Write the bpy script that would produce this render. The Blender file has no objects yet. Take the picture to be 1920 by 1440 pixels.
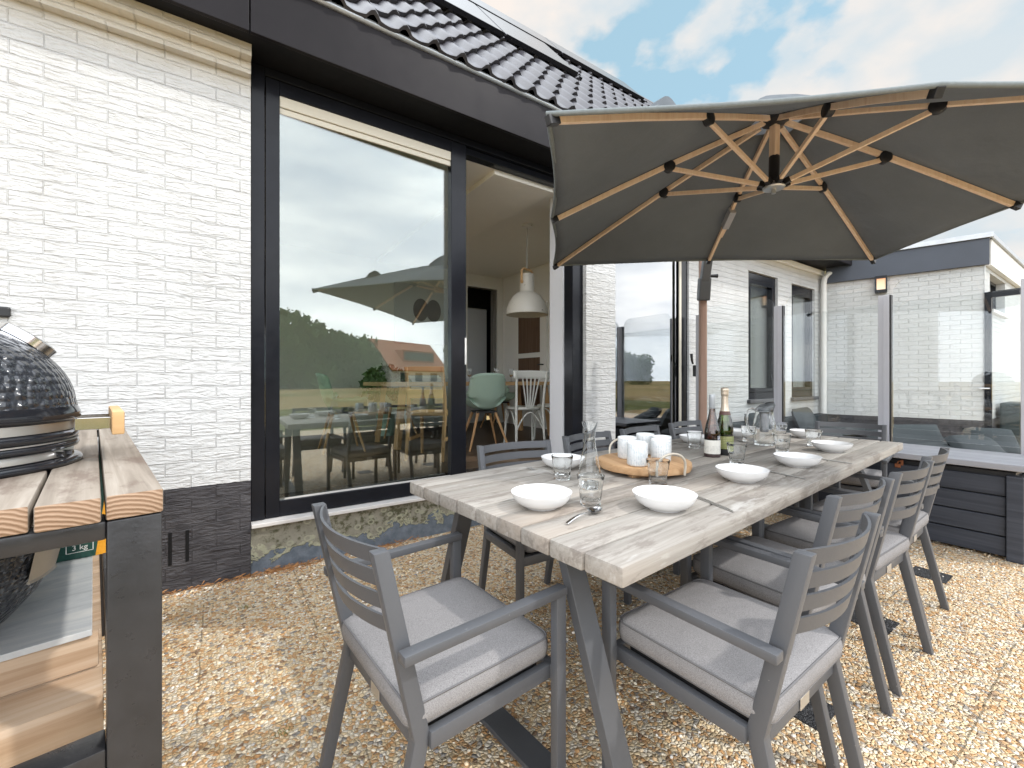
import bpy, bmesh, math, random
import numpy as np
from mathutils import Vector, Matrix, Quaternion
random.seed(7); rng = np.random.default_rng(7)
R = math.radians; PI = math.pi
sc = bpy.context.scene
COL = sc.collection

# ------------------------------------------------------------------ helpers
class MB:
    """collects shapes, links them as ONE mesh object"""
    def __init__(s): s.bm = bmesh.new()
    def box(s, lo, hi, mat=None, bevel=0):
        x0,y0,z0 = lo; x1,y1,z1 = hi
        vs = [s.bm.verts.new((x,y,z)) for x in (x0,x1) for y in (y0,y1) for z in (z0,z1)]
        f = [(0,1,3,2),(4,6,7,5),(0,4,5,1),(2,3,7,6),(0,2,6,4),(1,5,7,3)]
        fs = [s.bm.faces.new([vs[i] for i in q]) for q in f]
        if mat is not None:
            for v in vs: v.co = mat @ v.co
        if bevel:
            es = list({e for q in fs for e in q.edges})
            bmesh.ops.bevel(s.bm, geom=es, offset=bevel, segments=2, profile=.5, affect='EDGES')
        return s
    def bar(s, a, b, w, h, side=None, bevel=0):
        """rectangular bar from a to b; w along side, h across"""
        a = Vector(a); b = Vector(b); d = (b-a); L = d.length; d.normalize()
        sd = Vector(side) if side is not None else Vector((0,0,1)).cross(d)
        if sd.length < 1e-5: sd = Vector((1,0,0))
        sd = (sd - d*sd.dot(d)).normalized(); u = d.cross(sd)
        M = Matrix(((sd.x,u.x,d.x,a.x),(sd.y,u.y,d.y,a.y),(sd.z,u.z,d.z,a.z),(0,0,0,1)))
        return s.box((-w/2,-h/2,0),(w/2,h/2,L),M,bevel)
    def tube(s, pts, r, n=10, closed=False, caps=True):
        pts = [Vector(p) for p in pts]; rs = r if isinstance(r,(list,tuple)) else [r]*len(pts)
        rings = []; up = None; N = len(pts)
        for i,p in enumerate(pts):
            if closed: t = pts[(i+1)%N]-pts[i-1]
            else: t = pts[min(i+1,N-1)]-pts[max(i-1,0)]
            t.normalize()
            if up is None:
                up = Vector((0,0,1)) if abs(t.z) < .9 else Vector((1,0,0))
            a = (up - t*up.dot(t)).normalized(); b = t.cross(a); up = a
            rings.append([s.bm.verts.new(p + (a*math.cos(2*PI*k/n)+b*math.sin(2*PI*k/n))*rs[i]) for k in range(n)])
        for i in range(N if closed else N-1):
            A = rings[i]; B = rings[(i+1)%N]
            for k in range(n): s.bm.faces.new((A[k],A[(k+1)%n],B[(k+1)%n],B[k]))
        if caps and not closed:
            s.bm.faces.new(rings[0][::-1]); s.bm.faces.new(rings[-1])
        return s
    def lathe(s, prof, n=32, M=None, fn=None, capb=True, capt=True):
        rings = []
        for (r,z) in prof:
            ring = []
            for k in range(n):
                a = 2*PI*k/n; rr = r*(fn(a,z) if fn else 1)
                co = Vector((rr*math.cos(a), rr*math.sin(a), z))
                ring.append(s.bm.verts.new(M @ co if M else co))
            rings.append(ring)
        for A,B in zip(rings, rings[1:]):
            for k in range(n): s.bm.faces.new((A[k],A[(k+1)%n],B[(k+1)%n],B[k]))
        if capb: s.bm.faces.new(rings[0][::-1])
        if capt: s.bm.faces.new(rings[-1])
        return s
    def poly(s, pts):
        s.bm.faces.new([s.bm.verts.new(p) for p in pts]); return s
    def grid(s, nu, nv, fn):
        vs = [[s.bm.verts.new(fn(i/nu, j/nv)) for j in range(nv+1)] for i in range(nu+1)]
        for i in range(nu):
            for j in range(nv): s.bm.faces.new((vs[i][j],vs[i+1][j],vs[i+1][j+1],vs[i][j+1]))
        return s
    def build(s, name, mat, parent=None, smooth=None, recalc=True, loc=None):
        if recalc: bmesh.ops.recalc_face_normals(s.bm, faces=s.bm.faces)
        me = bpy.data.meshes.new(name); s.bm.to_mesh(me); s.bm.free()
        if mat: me.materials.append(mat)
        o = bpy.data.objects.new(name, me); COL.objects.link(o)
        if parent: o.parent = parent
        if loc: o.location = loc
        if smooth:
            for p in me.polygons: p.use_smooth = True
            me.set_sharp_from_angle(angle=R(smooth))
        return o

def thing(name, label, cat, loc=(0,0,0), rz=0, group=None):
    o = bpy.data.objects.new(name, None); COL.objects.link(o)
    o.empty_display_size = .1
    o.location = loc; o.rotation_euler = (0,0,rz)
    return tag(o, label, cat, group)
def tag(o, label, cat, group=None):
    o['label'] = label; o['category'] = cat
    if group: o['group'] = group
    return o
def struct(o, kind='structure'):
    o['kind'] = kind; return o
def dup(root, loc, rz, label, group=None):
    r = root.copy(); COL.objects.link(r); r.location = loc; r.rotation_euler = (0,0,rz)
    r['label'] = label
    if group: r['group'] = group
    for ch in list(root.children):
        c = ch.copy(); COL.objects.link(c); c.parent = r
        for g in ch.children:
            d = g.copy(); COL.objects.link(d); d.parent = c
    return r

# ------------------------------------------------------------------ materials
class NT:
    def __init__(s, name):
        s.m = bpy.data.materials.new(name); s.m.use_nodes = True
        s.t = s.m.node_tree; s.n = s.t.nodes; s.l = s.t.links
        s.n.clear(); s.out = s.n.new('ShaderNodeOutputMaterial')
    def new(s, typ, **kw):
        nd = s.n.new(typ)
        for k,v in kw.items():
            if k.startswith('_'): setattr(nd, k[1:], v)
        for k,v in kw.items():
            if not k.startswith('_'): s.set(nd, k.replace('__',' '), v)
        return nd
    def set(s, nd, key, v):
        i = nd.inputs[int(key[1:])] if key[0]=='i' and key[1:].isdigit() else nd.inputs[key]
        if hasattr(v, 'is_output') or isinstance(v, bpy.types.NodeSocket): s.l.new(v, i)
        else:
            if isinstance(v, tuple) and len(v)==3 and i.type=='RGBA': v = (*v,1)
            i.default_value = v
    def obj(s): return s.new('ShaderNodeTexCoord').outputs['Object']
    def pos(s): return s.new('ShaderNodeNewGeometry').outputs['Position']
    def mapp(s, v, scale=(1,1,1), rot=(0,0,0), loc=(0,0,0)):
        return s.new('ShaderNodeMapping', Vector=v, Scale=scale, Rotation=rot, Location=loc).outputs[0]
    def noise(s, v, scale, detail=4, rough=.55, out='Fac', dist=0):
        return s.new('ShaderNodeTexNoise', Vector=v, Scale=scale, Detail=detail, Roughness=rough, Distortion=dist).outputs[out]
    def ramp(s, f, stops, interp='LINEAR'):
        nd = s.new('ShaderNodeValToRGB', Fac=f); cr = nd.color_ramp; cr.interpolation = interp
        while len(cr.elements) < len(stops): cr.elements.new(.5)
        for e,(p,c) in zip(cr.elements, stops):
            e.position = p; e.color = (*c,1) if isinstance(c,tuple) else (c,c,c,1)
        return nd.outputs['Color']
    def mix(s, f, a, b, mode='MIX'):
        nd = s.new('ShaderNodeMix', _data_type='RGBA', _blend_type=mode)
        s.set(nd,'i0',f); s.set(nd,'i6',a); s.set(nd,'i7',b); return nd.outputs[2]
    def math(s, op, a, b=0., c=None):
        nd = s.new('ShaderNodeMath', _operation=op); s.set(nd,'i0',a); s.set(nd,'i1',b)
        if c is not None: s.set(nd,'i2',c)
        return nd.outputs[0]
    def sep(s, v):
        return s.new('ShaderNodeSeparateXYZ', Vector=v).outputs
    def comb(s, x, y, z):
        return s.new('ShaderNodeCombineXYZ', X=x, Y=y, Z=z).outputs[0]
    def bump(s, h, dist=.005, strength=1.):
        return s.new('ShaderNodeBump', Height=h, Distance=dist, Strength=strength).outputs[0]
    def pbsdf(s, color, rough=.5, normal=None, metal=0., spec=.5, **kw):
        nd = s.new('ShaderNodeBsdfPrincipled', Base__Color=color, Roughness=rough, Metallic=metal)
        nd.inputs['Specular IOR Level'].default_value = spec
        for k,v in kw.items(): s.set(nd, k.replace('__',' '), v)
        if normal is not None: s.l.new(normal, nd.inputs['Normal'])
        s.l.new(nd.outputs[0], s.out.inputs[0]); return s.m

def simple(name, color, rough=.5, metal=0., spec=.5, var=.12, scale=8, bump=0, bscale=200, **kw):
    t = NT(name); v = t.obj(); n = t.noise(v, scale, 5)
    c = t.mix(n, tuple(x*(1-var) for x in color), tuple(min(1,x*(1+var)) for x in color))
    rr = t.math('MULTIPLY_ADD', t.noise(v, scale*2.3, 4), .2, rough-.1)
    nm = t.bump(t.noise(v, bscale, 3), bump) if bump else None
    return t.pbsdf(c, rr, nm, metal, spec, **kw)

def brick_mat():
    t = NT('painted_brick'); p = t.obj(); x,y,z = t.sep(p)
    wob = t.noise(p, 3., 2)
    v = t.comb(t.math('ADD', x, t.math('MULTIPLY', wob, .012)), t.math('ADD', z, t.math('MULTIPLY', t.noise(p, 2.2, 2, out='Fac'), .008)), 0.)
    b = t.new('ShaderNodeTexBrick', Vector=v, Scale=1., Mortar__Size=.0032, Mortar__Smooth=.6, Bias=0.)
    b.inputs['Brick Width'].default_value = .232; b.inputs['Row Height'].default_value = .0718
    b.offset = .5; b.squash = 1.; b.inputs['Color1'].default_value = (0,0,0,1); b.inputs['Color2'].default_value = (1,1,1,1)
    b.inputs['Mortar'].default_value = (.5,.5,.5,1)
    per = b.outputs['Color']; fac = b.outputs['Fac']
    # rough hand-moulded faces: ridges running along the brick, different on each brick
    off = t.math('MULTIPLY', per, 31.)
    vv = t.comb(t.math('ADD', t.math('MULTIPLY', x, 9.), off), t.math('MULTIPLY', z, 36.), t.math('ADD', y, off))
    n1 = t.noise(vv, 1., 4, .5, dist=1.3)
    vv2 = t.comb(t.math('MULTIPLY', x, 30.), t.math('MULTIPLY', z, 70.), y)
    n2 = t.noise(vv2, 1., 4, .6)
    face = t.math('ADD', t.math('MULTIPLY', n1, 1.0), t.math('MULTIPLY', n2, .45))
    h = t.math('ADD', t.math('MULTIPLY', t.math('SUBTRACT', 1., fac), t.math('MULTIPLY_ADD', face, 1.15, .22)), t.math('MULTIPLY', face, .75))
    zz = t.math('ADD', z, t.math('MULTIPLY', t.math('SUBTRACT', t.noise(p, 30., 3), .5), .012))
    base = t.math('LESS_THAN', zz, .575)
    st = t.noise(t.comb(t.math('MULTIPLY', x, 1.2), y, t.math('MULTIPLY', z, .5)), 1.6, 6, .65)
    white = t.ramp(st, [(.3,(.51,.512,.507)),(.5,(.57,.577,.577)),(.7,(.60,.61,.612))])
    bounce_yel = t.new('ShaderNodeMapRange', Value=z); bounce_yel.inputs[1].default_value = 2.86; bounce_yel.inputs[2].default_value = 3.05
    white = t.mix(t.math('MULTIPLY', bounce_yel.outputs[0], .75), white, (.60,.535,.41))  # yellow ground bounce under the eaves put into the paint colour
    chips = t.math('GREATER_THAN', t.noise(p, 16., 5, .7), .765)
    white = t.mix(t.math('MULTIPLY', chips, .6), white, (.28,.25,.22))
    crev = t.ramp(t.noise(t.comb(t.math('MULTIPLY', x, 5.), y, t.math('MULTIPLY', z, 14.)), 1., 4), [(.50,0.),(.62,1.)])
    joint_dark = t.math('MULTIPLY', t.math('MULTIPLY', fac, crev), .28)
    white = t.mix(joint_dark, white, (.30,.28,.25))  # mortar joints darker in patches
    dark = t.ramp(t.noise(p, 9., 5), [(.3,(.040,.038,.043)),(.7,(.075,.072,.078))])
    c = t.mix(base, white, dark)
    return t.pbsdf(c, t.math('ADD', .62, t.math('MULTIPLY', base, -.12)), t.bump(h, .0068, 1.), spec=.3)

def pebble_mat(name, dark=False):
    t = NT(name); p = t.pos(); x,y,z = t.sep(p)
    d = t.noise(p, 40., 2, out='Color')
    v = t.mix(.012, p, d, 'ADD')
    S = 74. if not dark else 125.
    a = t.new('ShaderNodeTexVoronoi', Vector=v, Scale=S, Randomness=1., _voronoi_dimensions='3D')
    e = t.new('ShaderNodeTexVoronoi', Vector=v, Scale=S, Randomness=1., _voronoi_dimensions='3D', _feature='DISTANCE_TO_EDGE')
    cx = t.sep(a.outputs['Color'])
    if dark:
        c = t.ramp(cx[0], [(0,(.02,.021,.024)),(.6,(.045,.046,.05)),(1,(.09,.09,.095))])
    else:
        c = t.ramp(cx[0], [(0,(.30,.20,.13)),(.05,(.60,.34,.15)),(.15,(.74,.50,.27)),(.31,(.82,.66,.43)),(.51,(.87,.77,.60)),
                           (.70,(.90,.85,.75)),(.85,(.68,.62,.55)),(.88,(.34,.33,.32)),(.94,(.68,.42,.21)),(1,(.80,.77,.71))], 'CONSTANT')
        c = t.mix(t.math('MULTIPLY', t.math('SUBTRACT', cx[1], .5), .5), c, (.80,.70,.54)); c = t.mix(1., c, (1.,.968,.92), 'MULTIPLY')
        big = t.noise(p, .9, 4)
        c = t.mix(1., c, t.ramp(big, [(.3,(.90,.87,.83)),(.7,(1.,1.,1.))]), 'MULTIPLY')
    dist = e.outputs['Distance']
    gap = t.new('ShaderNodeMapRange', Value=dist); gap.inputs[2].default_value = .06
    c = t.mix(gap.outputs[0], (.28,.20,.12) if not dark else (.012,.012,.013), c)
    hh = t.new('ShaderNodeMapRange', Value=dist, _interpolation_type='SMOOTHSTEP'); hh.inputs[2].default_value = .33
    h = t.math('ADD', hh.outputs[0], t.math('MULTIPLY', cx[2], .5))
    if not dark:   # joints between the pavers, .45 m grid
        w = t.math('MULTIPLY', t.math('SUBTRACT', t.noise(p, 14., 3), .5), .018)
        def joint(q, o):
            m = t.math('FRACT', t.math('DIVIDE', t.math('ADD', t.math('ADD', q, w), o), .45))
            return t.math('LESS_THAN', t.math('ABSOLUTE', t.math('SUBTRACT', m, .5)), .0062)
        j = t.math('MAXIMUM', joint(x, 9.+.225-1.74+1.35), joint(y, 9.+.225-.33+.225*0))
        j = t.math('MULTIPLY', j, t.math('GREATER_THAN', t.noise(p, 5., 3), .47))
        c = t.mix(t.math('MULTIPLY', j, .62), c, (.13,.10,.06)); h = t.math('SUBTRACT', h, t.math('MULTIPLY', j, .6))
    return t.pbsdf(c, .55, t.bump(h, .0055 if not dark else .004, 1.), spec=.4)

def wood_mat(name, cols, axis=0, grain=60, blotch=None, rough=.7, bump=.0015, rand=True, dcol=(.2,.17,.15)):
    """grain runs along the given object axis"""
    t = NT(name); p = t.obj()
    sc3 = [grain]*3; sc3[axis] = grain*.035
    if rand:
        oi = t.new('ShaderNodeObjectInfo').outputs['Random']
        p2 = t.mix(1., p, t.comb(t.math('MULTIPLY', oi, 13.), t.math('MULTIPLY', oi, 7.), t.math('MULTIPLY', oi, 5.)), 'ADD')
    else: p2 = p
    n = t.noise(t.mapp(p2, tuple(sc3)), 1., 6, .6, dist=.6)
    big = t.noise(t.mapp(p2, tuple(s*.09 for s in sc3)), 1., 3)
    f = t.math('ADD', t.math('MULTIPLY', n, .75), t.math('MULTIPLY', big, .25))
    c = t.ramp(f, [(.28,cols[0]),(.5,cols[1]),(.72,cols[2])])
    if blotch:
        sb = [9.]*3; sb[axis] = 3.2
        bn = t.noise(t.mapp(p2, tuple(sb)), 1., 6, .68)
        bl = t.ramp(bn, [(blotch,0.),(blotch+.09,1.)])
        c = t.mix(t.math('MULTIPLY', bl, .62), c, dcol)
    return t.pbsdf(c, rough, t.bump(f, bump), spec=.3)

def glass_mat(name, base=.1, k=1.6, tint=(.93,.95,.94), rough=0.0):
    t = NT(name)
    fr = t.new('ShaderNodeFresnel', IOR=1.5).outputs[0]
    f = t.math('MINIMUM', t.math('MULTIPLY_ADD', fr, k, base), 1.)
    tr = t.new('ShaderNodeBsdfTransparent', Color=tint); gl = t.new('ShaderNodeBsdfGlossy', Roughness=rough, Color=(.96,.98,1.))
    m = t.new('ShaderNodeMixShader', Fac=f); t.l.new(tr.outputs[0], m.inputs[1]); t.l.new(gl.outputs[0], m.inputs[2])
    t.l.new(m.outputs[0], t.out.inputs[0]); return t.m
def drink_glass(name, tint=(.98,.985,.985), edge=(.50,.53,.55)):
    t = NT(name)
    lw = t.new('ShaderNodeLayerWeight', Blend=.35).outputs['Facing']
    fr = t.new('ShaderNodeFresnel', IOR=1.45).outputs[0]
    col = t.mix(t.math('POWER', lw, 3.0), tint, edge)
    tr = t.new('ShaderNodeBsdfTransparent', Color=col); gl = t.new('ShaderNodeBsdfGlossy', Roughness=.02, Color=(1.,1.,1.))
    m = t.new('ShaderNodeMixShader', Fac=t.math('MINIMUM', t.math('MULTIPLY_ADD', fr, .38, .015), .5))
    t.l.new(tr.outputs[0], m.inputs[1]); t.l.new(gl.outputs[0], m.inputs[2]); t.l.new(m.outputs[0], t.out.inputs[0]); return t.m

def table_mat():
    t = NT('weathered_teak'); p0 = t.obj(); oi = t.new('ShaderNodeObjectInfo').outputs['Random']
    p = t.mix(1., p0, t.comb(t.math('MULTIPLY', oi, 13.), t.math('MULTIPLY', oi, 7.), t.math('MULTIPLY', oi, 5.)), 'ADD')
    g = t.noise(t.mapp(p,(2.2,70,70)), 1., 6, .62, dist=.5); g2 = t.noise(t.mapp(p,(.45,9,9)), 1., 4, .5, dist=.8)
    f = t.math('ADD', t.math('MULTIPLY', g, .6), t.math('MULTIPLY', g2, .4))
    c = t.ramp(f, [(.28,(.205,.184,.162)),(.44,(.30,.278,.255)),(.56,(.36,.338,.313)),(.74,(.42,.40,.375))])
    pl = t.math('MULTIPLY_ADD', oi, .26, .84); c = t.mix(1., c, t.comb(pl,pl,t.math('MULTIPLY', pl, .985)), 'MULTIPLY')
    warm = t.noise(t.mapp(p,(1.1,4,4)), 1., 4); c = t.mix(t.ramp(warm,[(.52,0.),(.72,.32)]), c, (.43,.33,.25))
    bl = t.noise(t.mapp(p,(5,17,17)), 1., 7, .72, dist=.4); big = t.noise(t.mapp(p,(.9,1.7,1.7)), 1., 3)
    m = t.ramp(t.math('ADD', t.math('MULTIPLY', bl, .72), t.math('MULTIPLY', big, .34)), [(.565,0.),(.63,1.)])
    c = t.mix(t.math('MULTIPLY', m, .48), c, (.145,.12,.105))
    pale = t.ramp(t.noise(t.mapp(p,(3,14,14),loc=(4,2,1)), 1., 5, .65), [(.62,0.),(.72,.55)]); c = t.mix(pale, c, (.56,.55,.53))
    return t.pbsdf(c, .74, t.bump(f, .002), spec=.25)
M = {}
M['brick'] = brick_mat()
M['pebble'] = pebble_mat('washed_gravel'); M['pebble_dark'] = pebble_mat('dark_gravel', True)
M['frame'] = simple('black_frame', (.0105,.0115,.0155), .22, spec=.22, var=.3)
M['fascia'] = simple('black_board', (.0125,.0115,.0135), .36, spec=.22, var=.35, scale=1.5, bump=.0006, bscale=30)
M['fascia_blue'] = simple('blue_grey_board', (.045,.055,.075), .5, var=.25, scale=2.)
M['soffit'] = simple('dark_soffit', (.008,.008,.009), .6, spec=.2)
M['gutter'] = simple('zinc_trim', (.42,.44,.46), .4, metal=.7, var=.2)
M['alu'] = simple('aluminium_post', (.46,.46,.49), .42, metal=.25, var=.08)
M['sill'] = simple('white_sill', (.62,.60,.58), .5, var=.1)
M['sill_dark'] = simple('stone_sill', (.10,.10,.105), .7, var=.4, scale=20, bump=.002, bscale=60)
M['cream'] = simple('cream_plastic', (.66,.62,.52), .45, var=.05)
M['pvc'] = simple('white_pvc', (.76,.76,.74), .4, var=.08)
M['door_glass'] = glass_mat('door_glass', .115, 1.35, (.86,.92,.88))
M['win_glass'] = glass_mat('window_glass', .20, 1.5, (.80,.86,.84)); M['small_glass'] = glass_mat('small_window_glass', .03, .8, (.93,.95,.94))
M['screen_glass'] = glass_mat('screen_glass', .006, .55, (.975,.985,.985))
M['tumbler'] = drink_glass('clear_tumbler')
M['chair'] = simple('anthracite_aluminium', (.083,.086,.094), .42, spec=.5, var=.10, scale=5, bump=.0002, bscale=300)
def painted(name, c0, c1, rough, speck, streak=False, spec=.45):
    t = NT(name); p = t.obj(); x,y,z = t.sep(p)
    c = t.mix(t.noise(p, 5., 5), c0, c1)
    sp_ = t.ramp(t.noise(p, 70., 4, .7), [(speck,0.),(speck+.03,1.)]); c = t.mix(t.math('MULTIPLY', sp_, .55), c, (.42,.41,.40))
    if streak:
        st = t.noise(t.comb(t.math('MULTIPLY', x, 34.), y, t.math('MULTIPLY', z, 3.)), 1., 5, .7); msk = t.noise(p, 1.4, 3)
        c = t.mix(t.math('MULTIPLY', t.ramp(st, [(.68,0.),(.76,1.)]), t.ramp(msk, [(.5,0.),(.6,.35)])), c, (.16,.155,.15))
        c = t.mix(t.ramp(t.noise(p, .8, 4), [(.45,0.),(.65,.6)]), c, tuple(k*1.7 for k in c1))
    r = t.math('MULTIPLY_ADD', t.noise(p, 9., 5), .22, rough-.11)
    return t.pbsdf(c, r, t.bump(t.noise(p, 240., 2), .0002), spec=spec)
M['chair'] = painted('anthracite_aluminium_paint', (.074,.078,.087), (.092,.096,.105), .42, .70)
M['fascia'] = painted('black_fascia_paint', (.0115,.0105,.0125), (.015,.0135,.0155), .34, .72, True, .10)
M['table_leg'] = simple('table_steel', (.075,.078,.085), .45, var=.15, scale=9)
M['bbq_steel'] = simple('black_steel', (.022,.022,.024), .30, var=.5, scale=20, bump=.0004, bscale=90)
M['black'] = simple('black_plastic', (.014,.014,.016), .4)
M['chrome'] = simple('chrome', (.72,.72,.73), .14, metal=1., var=.06)
M['steel'] = simple('brushed_steel', (.60,.59,.57), .42, metal=1., var=.12)
M['ceramic'] = simple('white_ceramic', (.80,.80,.80), .16, spec=.5, var=.015)
M['white_paint'] = simple('white_interior', (.84,.83,.79), .6, var=.03)
M['ceil'] = simple('white_ceiling', (.86,.83,.76), .7, var=.02)
M['grey_white'] = simple('light_jamb', (.62,.63,.66), .45, var=.03)
M['floor_in'] = wood_mat('floor_boards', [(.06,.04,.028),(.10,.068,.045),(.15,.105,.07)], 0, 30, rand=False, rough=.4)
M['navy'] = simple('navy_wall', (.012,.022,.045), .6)
M['sage'] = simple('sage_plastic', (.37,.50,.41), .45, var=.05)
M['white_chair'] = simple('white_lacquer', (.74,.75,.70), .4, var=.05)
M['oak'] = wood_mat('oak_wood', [(.40,.22,.10),(.52,.31,.15),(.62,.40,.22)], 2, 30)
M['oak_x'] = wood_mat('oak_wood_long', [(.50,.30,.13),(.60,.38,.19),(.68,.46,.26)], 0, 30)
M['brownwood'] = wood_mat('brown_wood', [(.09,.05,.03),(.14,.085,.055),(.20,.13,.09)], 2, 40)
M['curtain'] = simple('cream_curtain', (.74,.73,.66), .8, var=.04)
M['sheer'] = simple('sheer_curtain', (.74,.74,.72), .8, var=.04)
M['tabletop'] = table_mat()
M['beam'] = wood_mat('douglas_beam', [(.15,.122,.098),(.275,.236,.195),(.40,.357,.308)], 1, 40, blotch=.52, rough=.72, dcol=(.13,.09,.07))
M['beam_pale'] = wood_mat('pale_shelf_wood', [(.33,.205,.115),(.50,.36,.245),(.62,.50,.385)], 0, 40, rough=.6)
M['parawood'] = wood_mat('parasol_wood', [(.76,.53,.36),(.86,.65,.47),(.91,.74,.57)], 2, 50, rough=.45, bump=.0003)
M['mastwood'] = wood_mat('mast_wood', [(.27,.175,.135),(.34,.225,.175),(.41,.28,.22)], 2, 40, rough=.5, bump=.0003)
M['boardwood'] = wood_mat('tray_wood', [(.30,.16,.07),(.52,.32,.17),(.64,.43,.25)], 0, 26, rough=.6)
M['boxwood'] = wood_mat('charcoal_timber', [(.024,.028,.038),(.043,.049,.064),(.068,.076,.095)], 1, 36, rough=.5, bump=.0025)
M['boxlid'] = wood_mat('grey_lid', [(.24,.245,.27),(.31,.315,.345),(.38,.385,.415)], 1, 30, rough=.5)

def end_grain(name):
    t = NT(name); p = t.obj(); oi = t.new('ShaderNodeObjectInfo').outputs['Random']
    x,y,z = t.sep(p)
    dx = t.math('ADD', x, t.math('MULTIPLY_ADD', oi, .05, -.01)); dz = t.math('ADD', z, t.math('MULTIPLY_ADD', oi, .06, .055))
    r = t.math('SQRT', t.math('ADD', t.math('MULTIPLY', dx, dx), t.math('MULTIPLY', dz, dz)))
    r = t.math('ADD', r, t.math('MULTIPLY', t.noise(p, 30., 3), .007))
    s = t.math('SINE', t.math('MULTIPLY', r, 900.))
    c = t.ramp(t.math('MULTIPLY_ADD', s, .5, .5), [(.0,(.235,.15,.095)),(.5,(.315,.21,.14)),(1,(.37,.26,.185))])
    return t.pbsdf(c, .75, t.bump(s, .0006), spec=.25)
M['endgrain'] = end_grain('beam_end_grain')

def fabric(name, c, scale=900, var=.35, bump=.0006):
    t = NT(name); p = t.obj()
    w = t.noise(p, scale, 2, .8); w2 = t.noise(t.mapp(p,(1,6,6)), 260., 2); big = t.noise(p, 3., 3)
    f = t.math('ADD', t.math('MULTIPLY', w, .6), t.math('MULTIPLY', w2, .4))
    col = t.ramp(f, [(.3,tuple(x*(1-var) for x in c)),(.7,tuple(x*(1+var) for x in c))])
    col = t.mix(1., col, t.ramp(big, [(.3,.92),(.7,1.)]), 'MULTIPLY')
    wr = t.noise(p, 9., 3)
    return t.pbsdf(col, .9, t.bump(t.math('ADD', t.math('MULTIPLY', f, .06), t.math('MULTIPLY', wr, 1.)), .006, 1.), spec=.15)
M['cushion'] = fabric('grey_cushion_fabric', (.245,.238,.240), 420, .5)
M['piping'] = simple('dark_piping', (.13,.128,.132), .85)
M['sofa'] = fabric('slate_outdoor_fabric', (.050,.058,.062), 300, .25)

def canopy_mat():
    t = NT('charcoal_canopy'); p = t.obj(); w = t.noise(p, 500., 2, .8); big = t.noise(p, 2.2, 4)
    c = t.ramp(w, [(.3,(.192,.213,.236)),(.7,(.280,.312,.345))])
    c = t.mix(1., c, t.ramp(big, [(.3,.85),(.7,1.05)]), 'MULTIPLY')
    pr = t.new('ShaderNodeBsdfPrincipled', Base__Color=c, Roughness=.9); pr.inputs['Specular IOR Level'].default_value = .12
    t.l.new(t.bump(t.noise(p, 7., 3), .012), pr.inputs['Normal'])
    tl = t.new('ShaderNodeBsdfTranslucent', Color=(.2,.2,.2,1))
    m = t.new('ShaderNodeMixShader', Fac=.35); t.l.new(pr.outputs[0], m.inputs[1]); t.l.new(tl.outputs[0], m.inputs[2])
    t.l.new(m.outputs[0], t.out.inputs[0]); return t.m
M['canopy'] = canopy_mat()

def tile_mat():
    t = NT('glazed_roof_tile'); p = t.obj(); x,y,z = t.sep(p)
    n = t.noise(p, 6., 5)
    c = t.ramp(n, [(.3,(.042,.042,.050)),(.7,(.078,.077,.090))])
    li = t.math('GREATER_THAN', t.noise(p, 22., 5, .7), .70)
    c = t.mix(t.math('MULTIPLY', li, .4), c, (.11,.11,.09))
    return t.pbsdf(c, t.math('MULTIPLY_ADD', n, .25, .20), t.bump(t.noise(p, 60., 3), .001), spec=.6)
M['tile'] = tile_mat()
def panel_mat():
    t = NT('solar_glass'); p = t.obj()
    c = t.ramp(t.noise(p, 3., 2), [(.3,(.03,.03,.034)),(.7,(.045,.045,.05))])
    return t.pbsdf(c, .16, None, spec=.8)
M['panel'] = panel_mat()
def plinth_mat():
    t = NT('mossy_plinth'); p = t.obj(); x,y,z = t.sep(p)
    v = t.comb(x, y, t.math('MULTIPLY', z, 1.25))
    n = t.noise(v, 9., 5, .6, dist=.6)
    edge = t.math('ADD', t.math('MULTIPLY', z, 5.6), t.math('MULTIPLY', t.math('SUBTRACT', n, .5), 2.4))
    vo = t.new('ShaderNodeTexVoronoi', Vector=v, Scale=12., Randomness=1.)
    ring = vo.outputs['Distance']
    moss = t.noise(p, 24., 6, .7)
    con = t.ramp(t.noise(p, 7., 4), [(.3,(.22,.21,.165)),(.7,(.33,.315,.26))])
    con = t.mix(t.ramp(t.math('ADD', moss, t.math('MULTIPLY', t.noise(p, 5., 3), .5)), [(.74,0.),(.86,.9)]), con, (.075,.075,.035))
    con = t.mix(t.ramp(ring, [(.15,0.),(.2,.85),(.27,.85),(.32,0.)]), con, (.36,.36,.27))
    zinc = t.ramp(t.noise(p, 18., 5), [(.3,(.10,.125,.155)),(.7,(.19,.22,.26))])
    c = t.mix(t.ramp(edge, [(.62,1.),(.66,0.)]), con, zinc)
    c = t.mix(t.ramp(edge, [(.62,0.),(.66,.9),(.74,.9),(.82,0.)]), c, (.40,.40,.29))
    return t.pbsdf(c, .65, t.bump(t.math('ADD', moss, t.ramp(edge,[(.6,0.),(.68,1.)])), .006), spec=.3)
M['plinth'] = plinth_mat()

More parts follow.
